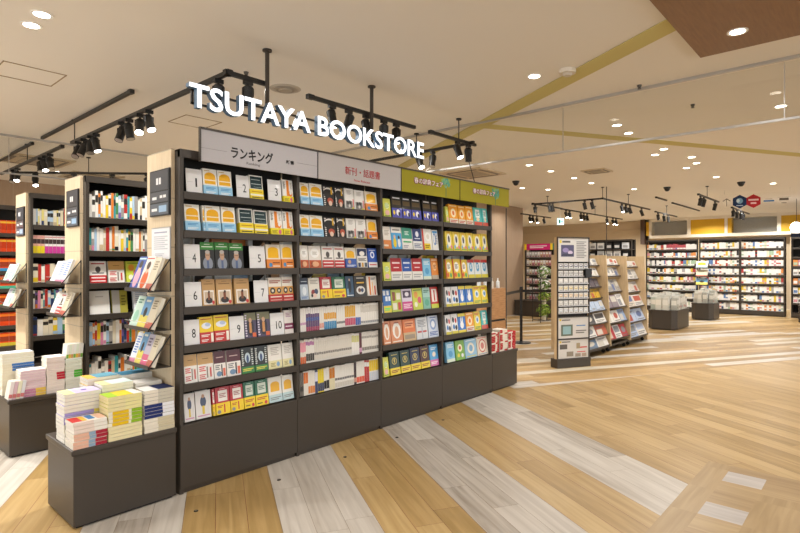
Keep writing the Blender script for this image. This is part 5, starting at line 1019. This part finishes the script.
bloom('leafy green plant in the middle of the wire stand', .2, .17, .62, .18, ['6f8f3a', '86a040'], ['a9b860'])
bloom('leafy green plant at the bottom of the wire stand', .2, .17, .27, .19, ['6f8f3a', '86a040'], ['a9b860'])
plinth('long low dark display base before the far packet shelf', 0, .5, 0, 1.5, .42, 0, (13.0, 5.98, 0))
m = MB(); rr = random.Random(5)
for r in range(5):
    pass
# far packet shelf with a magenta header
pk = shelf_unit('far packet shelf under a magenta header beside the wooden column', (13.62, 7.5, 0), .85, .3, [.6, .85, 1.1, 1.35, 1.58], height=1.95, yaw=-PI/2, group='far wall shelves', slots_on=False)
pk2 = shelf_unit('far packet shelf with pale header, next to the magenta one', (13.62, 6.65, 0), .6, .3, [.6, .85, 1.1, 1.35, 1.58], height=1.95, yaw=-PI/2, group='far wall shelves', lastpost=True, slots_on=False)
for rt_, w_, cols, lab, tcol in ((pk, .85, 'c2286a', 'magenta header sign with yellow ends over the far packet shelf', 'e9c62e'), (pk2, .6, 'c9d0c8', 'pale green header sign over the far packet shelf', '5a8a78')):
    m = MB(); m.box(0, w_, 0, .01, 0, .17, cols); prims(m, 'r 0 0 .08 1 %s;r .92 0 1 1 %s;t .2 .25 .8 .75 2 e8d6da' % (tcol, tcol), w_, .17, 0)
    o = m.build('header_sign', 'paper', None, world(rt_, (0, -.025, 1.79)), (0, 0, -PI/2)); tag(o, lab, 'sign')
PK = [('white', 'dcd8d0'), ('pink', 'cf9a9c'), ('cream', 'd6c6a4'), ('peach', 'd3a98c'), ('silver', 'b5b3b0'), ('rose', 'c8828a')]
for rt_, w_, nn, wn in ((pk, .85, 9, 'magenta-headed'), (pk2, .6, 6, 'pale-headed')):
    for r, z in enumerate((1.58, 1.35, 1.1, .85, .6, .42)):
        for k in range(nn):
            pw = (w_-.1)/nn; cn, cc = PK[(r*5+k*3+rnd.randint(0, 1)) % 6]
            m = MB(); m.box(0, pw-.012, 0, .03, 0, .16, cc); m.box(.008, pw-.02, -.0008, 0, .09, .14, 'eee'); m.box(.008, pw-.02, -.0008, 0, .02, .05, '8a5a5a')
            o = m.build('packet', 'print', None, world(rt_, (.04+k*pw, .03, z+.002)), (0, 0, -PI/2)); tag(o, '%s packet, %s along on the %s of the %s far shelf' % (cn, ordw(k), ROWN[r], wn), 'packet', 'packets on the far shelves')
# shelf seen over the low racks
fx = shelf_unit('dark wall shelf glimpsed over the low racks', (16.5, 6.9, 0), 1.35, .35, [.7, 1.0, 1.3, 1.6, 1.85], height=2.14, yaw=-PI/2, group='far wall shelves', lastpost=True, slots_on=False)
for r, z in enumerate((1.85, 1.6, 1.3)):
    for k in range(5):
        cn, cc = [('white', 'e9e7e4'), ('black', '1c1b1c'), ('white', 'efeeec'), ('pale', 'd6d8da'), ('black', '2a292b')][(k*2+r) % 5]
        m = MB(); m.box(0, .2, 0, .05, 0, .2, cc); m.box(.03, .17, -.001, 0, .04, .12, '999' if cn != 'black' else 'd9d7d4')
        o = m.build('boxed_game', 'print', None, world(fx, (.05+.25*k, .04, z+.002)), (0, 0, -PI/2)); tag(o, '%s box, %s along on the %s of the shelf over the low racks' % (cn, ordw(k), ROWN[r]), 'box', 'boxes on the shelf over the low racks')

# ---------------------------------------------------------------- comic wall, soffit above it
CW = 17.3; rowz = [1.82, 1.58, 1.34, 1.10, .86, .62, .38, .14]
units = [(5.4, 1.42, 'far comic wall bay beside the dark column', False), (3.94, 1.01, 'comic wall bay, nearer half of the bright pair', True), (2.93, 1.01, 'comic wall bay, last of the bright pair', True)]
us = []
for y, w, lab, ind in units:
    us.append(shelf_unit('dark metal '+lab, (CW, y, 0), w, .32, rowz[:-1], height=2.12, base=.14, yaw=-PI/2, group='comic wall bays', lastpost=True, wood_left=(y == 3.94), slots_on=False, backmat='metal'))
CP = [('white', 'ece9e4')]*11+[('cream', 'e0d4bd'), ('yellow', 'd8b93a'), ('rose', 'c98a92'), ('blue', '5f7fb0'), ('red', 'b0403c'), ('grey', 'a3a09d'), ('orange', 'd68a4a'), ('pale-green', 'a5bda0'), ('black', '3a3838')]
for ui, wn in ((1, 'nearer bright bay'), (2, 'last bright bay')):
    for r, z in enumerate(rowz):
        n = 0
        for k in range(18):
            cn, cc = rnd.choice(CP); w = (1.01-.06)/18; c3 = rnd.choice(CP)[1]
            spine('%s comic, %s along on the %s row of the %s' % (cn, ordw(k), ordw(r), wn), world(us[ui], (.03+k*w, .03, z+.002)), w-.003, rnd.uniform(.165, .19), .12, cc, [(.5, .85, rnd.choice(['f0eee8', c3, cc])), (.05, .3, c3)], 'comic_book', 'comic', 'comics on the bright wall bays', yaw=-PI/2)
m = MB(); rt_ = us[0]
for r, z in enumerate(rowz):
    x = .03
    while x < 1.38:
        w = rnd.uniform(.03, .09); cc = rnd.choice(CP)[1] if not (r == 0 and .5 < x < 1.1) else 'b04a52'; h = rnd.uniform(.14, .18)
        m.box(x, x+w-.003, .03, .15, z+.002, z+h, cc); m.box(x+.003, x+w-.006, .029, .03, z+.02, z+.06, rnd.choice(CP)[1]); x += w
o = m.build('comic_rows', 'print', None, rt_.location, (0, 0, -PI/2)); o['kind'] = 'stuff'; tag(o, 'dense rows of comics filling the far bay beside the dark column', 'comics')
# soffit: framed boxes with yellow panels and dark glazed openings
SX = 20.1; SY0 = y_at(646, SX)
so = struct(link('trim_soffit', None, None, (SX, SY0, 0), (0, 0, -PI/2)))
def sl(px): return SY0-y_at(px, SX)
m = MB(); m.box(0, 9, 0, .38, 2.30, 2.40); m.box(0, 9, 0, .38, 2.89, 2.98)
for pa, pb in ((649, 651.5), (687, 690.5), (724.5, 727.5), (777, 781)): m.box(sl(pa), sl(pb), 0, .38, 2.4, 2.89)
struct(m.build('frame', 'cream', so))
m = MB(); m.box(sl(690.5), sl(724.5), .02, .3, 2.4, 2.89); m.box(sl(727.5), sl(731.5), .02, .3, 2.4, 2.89); m.box(sl(781), 9, .02, .3, 2.4, 2.89); m.box(0, sl(649), .0, .3, 2.3, 2.98); struct(m.build('yellow_panel', 'yellow', so))
rb = solid('recess_grey', 'bdb8b0', .35)
m = MB(); m.box(sl(651.5), sl(687), .33, .36, 2.4, 2.89); struct(m.build('recess_back', rb, so)); m = MB(); m.box(sl(731.5), sl(777), .33, .36, 2.4, 2.89); struct(m.build('recess_back', rb, so))
m = MB(); m.box(sl(651.5), sl(687), .02, .026, 2.4, 2.89); struct(m.build('pane', 'glass', so)); m = MB(); m.box(sl(731.5), sl(777), .02, .026, 2.4, 2.89); struct(m.build('pane', 'glass', so))
m = MB(); m.box(SX-.1, SX+.3, SY0+.02, SY0+.16, 2.1, 2.98); struct(m.build('wall_dark_post', solid('dark_post', '4a3526', .6)))
m = MB(); m.box(18.4, 18.5, -4, 1.9, 0, 2.25); struct(m.build('wall_navy', 'navy'))
# shelf end at the picture's edge
ue = shelf_unit('dark shelf with wooden ends at the right of the comic wall', (17.25, 1.78, 0), 1.1, .32, rowz[:-1], height=2.1, base=.14, yaw=-PI/2, group='comic wall bays', lastpost=True, wood_left=True, slots_on=False)
for r in range(2, 7):
    for k in range(6):
        cn, cc = rnd.choice(CP); m = MB(); m.box(0, .1, 0, .05, 0, .17, cc); m.box(.01, .09, -.001, 0, .03, .1, rnd.choice(CP)[1])
        o = m.build('book', 'print', None, world(ue, (.04+k*.11, .03, rowz[r]+.002)), (0, 0, -PI/2)); tag(o, '%s book, %s along on the %s row of the shelf at the picture edge' % (cn, ordw(k), ordw(r)), 'book', 'books at the picture edge')
pe = plinth('low dark plinth at the right edge before the navy wall', 0, .9, 0, .5, .42, 0, (15.9, 1.0, 0))
for k in range(8):
    m = MB(); m.box(0, .05, 0, .18, 0, .22, ['dcd8cc', 'e6e2d8', 'cfc8a8', 'd9d6d0'][k % 4]); o = m.build('magazine', 'print', None, (15.93+.02, 1.04+k*.055, .421), (0, 0, PI/2)); o.location.x += .2
    tag(o, 'pale magazine on the plinth by navy wall, %s along' % ordw(k), 'magazine', 'magazines before the navy wall')
# racks on the end of the bright bays
for i, (z, d) in enumerate(((1.28, 'YW'), (1.04, 'G3'), (.8, 'G2'))):
    o = thing('magazine_rack', 'small %s rack projecting between the comic wall bays' % ['top', 'middle', 'bottom'][i], 'rack', (17.1, 3.98, z), -PI/2, 'small racks by the comic wall')
    m = MB(); m.box(0, .35, -.15, 0, -.005, 0); m.box(0, .35, -.152, -.15, -.005, .02); m.build('tray', 'metal', o)
    m = MB(); m.box(0, .004, -.15, 0, 0, .12); m.box(.346, .35, -.15, 0, 0, .12); m.build('side_bracket', 'metal', o)
    put_book(d, '%s magazine, %s rack between comic wall bays' % (D[d][0], ['top', 'middle', 'bottom'][i]), world(o, (.03, -.12, .008)), .29, .2, .02, -PI/2, .3, name='magazine', cat='magazine', group='magazines by the comic wall')
# book islands
def island(label, x0, x1, y0, y1, n, wn):
    o = thing('display_plinth', label, 'display plinth', (x0, y0, 0)); w, d = x1-x0, y1-y0; c = .1
    P = [(c, 0), (w-c, 0), (w, c), (w, d-c), (w-c, d), (c, d), (0, d-c), (0, c)]
    for nm, z0, z1, s in (('body', .02, .39, .97), ('top', .39, .42, 1.0)):
        m = MB(); Q = [((x-w/2)*s+w/2, (y-d/2)*s+d/2) for x, y in P]
        m.face([(x, y, z0) for x, y in reversed(Q)], '444'); m.face([(x, y, z1) for x, y in Q], '444')
        for i in range(8): a_, b_ = Q[i], Q[(i+1) % 8]; m.face([(a_[0], a_[1], z0), (b_[0], b_[1], z0), (b_[0], b_[1], z1), (a_[0], a_[1], z1)], '444')
        m.build(nm, 'metal', o)
    m = MB(); m.box(.12, w-.12, .08, d-.08, 0, .02); m.build('foot', 'black', o)
    nx, ny = n, 4; k = 0
    for row in range(ny):
        for i in range(nx):
            if (row in (0, ny-1)) and (i in (0, nx-1)): continue
            bw, bd = (w-.08)/nx, (d-.06)/ny; cn, cc = rnd.choice([('grey-wrapped', 'b0b0a8'), ('pale', 'cfcec4'), ('white', 'dedcd4'), ('greenish', 'b4bdb0')])
            hh = .19+.05*min(row, ny-1-row)+.05*min(i, nx-1-i, 2)+rnd.uniform(0, .03)
            m = MB(); m.box(0, bw-.012, 0, bd-.012, 0, hh, cc); c3 = rnd.choice(['a8544c', '6f8f80', '8a8a84', '9aa4a0'])
            m.box(.01, bw-.022, -.001, 0, hh*.5, hh*.85, 'e6e4de'); m.box(.01, bw*.6, -.0012, 0, hh*.15, hh*.3, c3); m.box(-.001, 0, .01, bd-.022, hh*.4, hh*.8, 'e2dfd6'); m.box(.01, bw-.03, .01, bd-.03, hh, hh+.001, rnd.choice(['e6e4de', c3, 'cfcec4']))
            oo = m.build('magazine_bundle', 'print', None, (x0+.045+i*bw, y0+.035+row*bd, .421)); tag(oo, '%s magazine bundle, %s along in the %s row on the %s' % (cn, ordw(i), ordw(row), wn), 'magazine', 'magazine bundles on the islands')
island('octagonal dark plinth heaped with grey-wrapped magazines', 12.2, 13.3, 3.2, 3.8, 8, 'larger island')
island('smaller dark plinth before the comic wall', 15.0, 15.8, 3.1, 3.62, 6, 'smaller island')

# ---------------------------------------------------------------- hanging logo panel, exit sign, globe lamp
LXD = 11.0
def at_depth(px, py, dep): d = ray(px, py); return (d[0]*dep, d[1]*dep, CH+d[2]*dep)
o = thing('hanging_logo_panel', 'clear hanging panel with round and hexagonal shop logos', 'sign', (0, 0, 0), 0)
p0, p1 = at_depth(719, 200, 11.6), at_depth(796, 200, 11.0)
yaw = math.atan2(p1[1]-p0[1], p1[0]-p0[0]); o.location = (p0[0], p0[1], 2.535); o.rotation_euler = (0, 0, yaw); Wp = math.dist(p0[:2], p1[:2]); Hp = .36
m = MB(); m.box(0, Wp, .002, .008, 0, Hp); m.build('acrylic_panel', 'acrylic', o)
m = MB()
for x in (.1, Wp-.1): m.cyl((x, .005, Hp), (x, .005, .445), .003, seg=6)
m.build('hanging_wire', 'alu', o)
def hexa(cx, cz, r, col, mb, y=-.001): mb.face([(cx+r*math.sin(t*PI/3), y, cz+r*math.cos(t*PI/3)) for t in range(6)][::-1], col)
def pl(px): return (px-719)/77*Wp
m = MB(); hexa(pl(740.5), .19, .145, '25395e', m); m.face([(pl(740.5)+.06*math.cos(t*PI/8), -.0016, .205+.06*math.sin(t*PI/8)) for t in range(16)], '7fa9c9'); m.face([(pl(740.5)-.03+.03*math.cos(t*PI/8), -.0022, .21+.04*math.sin(t*PI/8)) for t in range(16)], 'cfe0ea'); m.box(pl(740.5)-.06, pl(740.5)+.06, -.0018, -.0012, .1, .115, 'c9d3e0'); m.build('hexagon_logo', 'paper', o)
m = MB(); hexa(pl(754.5), .19, .145, 'b02a30', m); m.box(pl(754.5)-.09, pl(754.5)+.09, -.0018, -.0012, .2, .235, 'ecc9c4'); m.box(pl(754.5)-.05, pl(754.5)+.05, -.0018, -.0012, .13, .165, 'ecc9c4'); m.build('hexagon_logo', 'paper', o)
m = MB(); m.box(pl(764.5), pl(775), -.0018, -.0012, .165, .195, '3b78b4'); m.box(pl(766), pl(773), -.0018, -.0012, .22, .226, '9a9488'); m.box(pl(780), pl(789), -.0018, -.0012, .18, .23, '6f675c'); m.box(pl(782), pl(787), -.0018, -.0012, .12, .135, '8a8378')
m.box(pl(778), pl(791), -.0018, -.0012, .245, .25, '8a8378')
m.build('printed_mark', 'paper', o)
m = MB(); ax = pl(727); m.box(ax-.006, ax+.006, -.0018, -.0012, .1, .26, '7a7368')
for s in (-1, 1): m.face([(ax, -.0015, .27), (ax, -.0015, .25), (ax+s*.07, -.0015, .2), (ax+s*.07, -.0015, .22)][::s], '7a7368')
m.build('arrow_mark', 'paper', o)
p = at_depth(560.5, 221.5, 13.6)
o = thing('exit_sign', 'small glowing pale green exit sign hanging beyond the column', 'exit sign', p, math.radians(-48))
m = MB(); m.box(-.09, .09, 0, .03, -.09, .09, 'ddd'); m.box(-.01, .01, .01, .02, .09, 2.98-p[2], 'ddd'); m.build('housing', 'white', o)
m = MB(); m.box(-.08, .08, -.003, 0, -.08, .08); m.build('lit_face', 'exit', o)
m = MB(); m.box(-.045, .0, -.005, -.003, -.05, .05, '2f9a7a'); m.face([(.01+.0, -.005, 0), (.05, -.005, .035), (.05, -.005, -.035)][::-1], '2f9a7a'); m.build('pictogram', 'print', o)
p = at_depth(796.5, 227.5, 13.0)
o = thing('globe_pendant', 'round white glowing globe lamp at the right edge', 'pendant lamp', p)
m = MB(); m.sphere((0, 0, 0), .13, 20); g = m.build('globe', 'globe', o)
for f in g.data.polygons: f.use_smooth = True
m = MB(); m.cyl((0, 0, .12), (0, 0, 2.98-p[2]), .006, seg=8); m.cyl((0, 0, .11), (0, 0, .15), .03, seg=12); m.build('cord', 'black', o)
# thin rod that carries the far track over the tower
m = MB(); m.cyl((11.0, 4.2, 1.6), (11.0, 4.2, 2.98), .008, seg=6); tag(m.build('suspension_rod', 'black'), 'long thin black rod hanging behind the display tower', 'rod')
# floor screws
for i, p in enumerate(((196, 511), (279, 480), (345, 457), (397, 437.5), (443, 420))):
    d = ray(*p); t = -CH/d[2]
    m = MB(); m.cyl((0, 0, 0), (0, 0, .003), .013, .011, 12, '2a2622'); m.cyl((0, 0, .003), (0, 0, .0036), .006, .005, 8, '6a645c'); tag(m.build('floor_plug', 'print', None, (d[0]*t, d[1]*t, .0002)), 'small dark plug in the floor, %s from the near post along the shelf front' % ordw(i), 'floor plug', 'floor plugs')

# ---------------------------------------------------------------- camera, world, view
cam = bpy.data.cameras.new('camera'); cam.sensor_width = 36; cam.lens = FPX/800*36; cam.shift_y = -(266.5-PY0)/800; cam.clip_start = .05
co = link('camera', cam, None, (0, 0, CH)); co.rotation_euler = (PI/2, 0, CA-PI/2); SC.camera = co
w = bpy.data.worlds.new('world'); SC.world = w; w.use_nodes = True
w.node_tree.nodes['Background'].inputs[0].default_value = (.97, .99, 1, 1); w.node_tree.nodes['Background'].inputs[1].default_value = 1.75
SC.view_settings.view_transform = 'Standard'; SC.view_settings.look = 'None'; SC.view_settings.exposure = 0.06; SC.view_settings.gamma = 1
dup = {k: v for k, v in LABELS.items() if len(v) > 1}
for k, v in list(dup.items())[:10]: print('DUPLABEL', k, v)
long_ = [k for k in LABELS if not 4 <= len(k.split()) <= 16]; print('LABELLEN', len(long_), '|'.join(long_[::4]), 'n', len(LABELS))
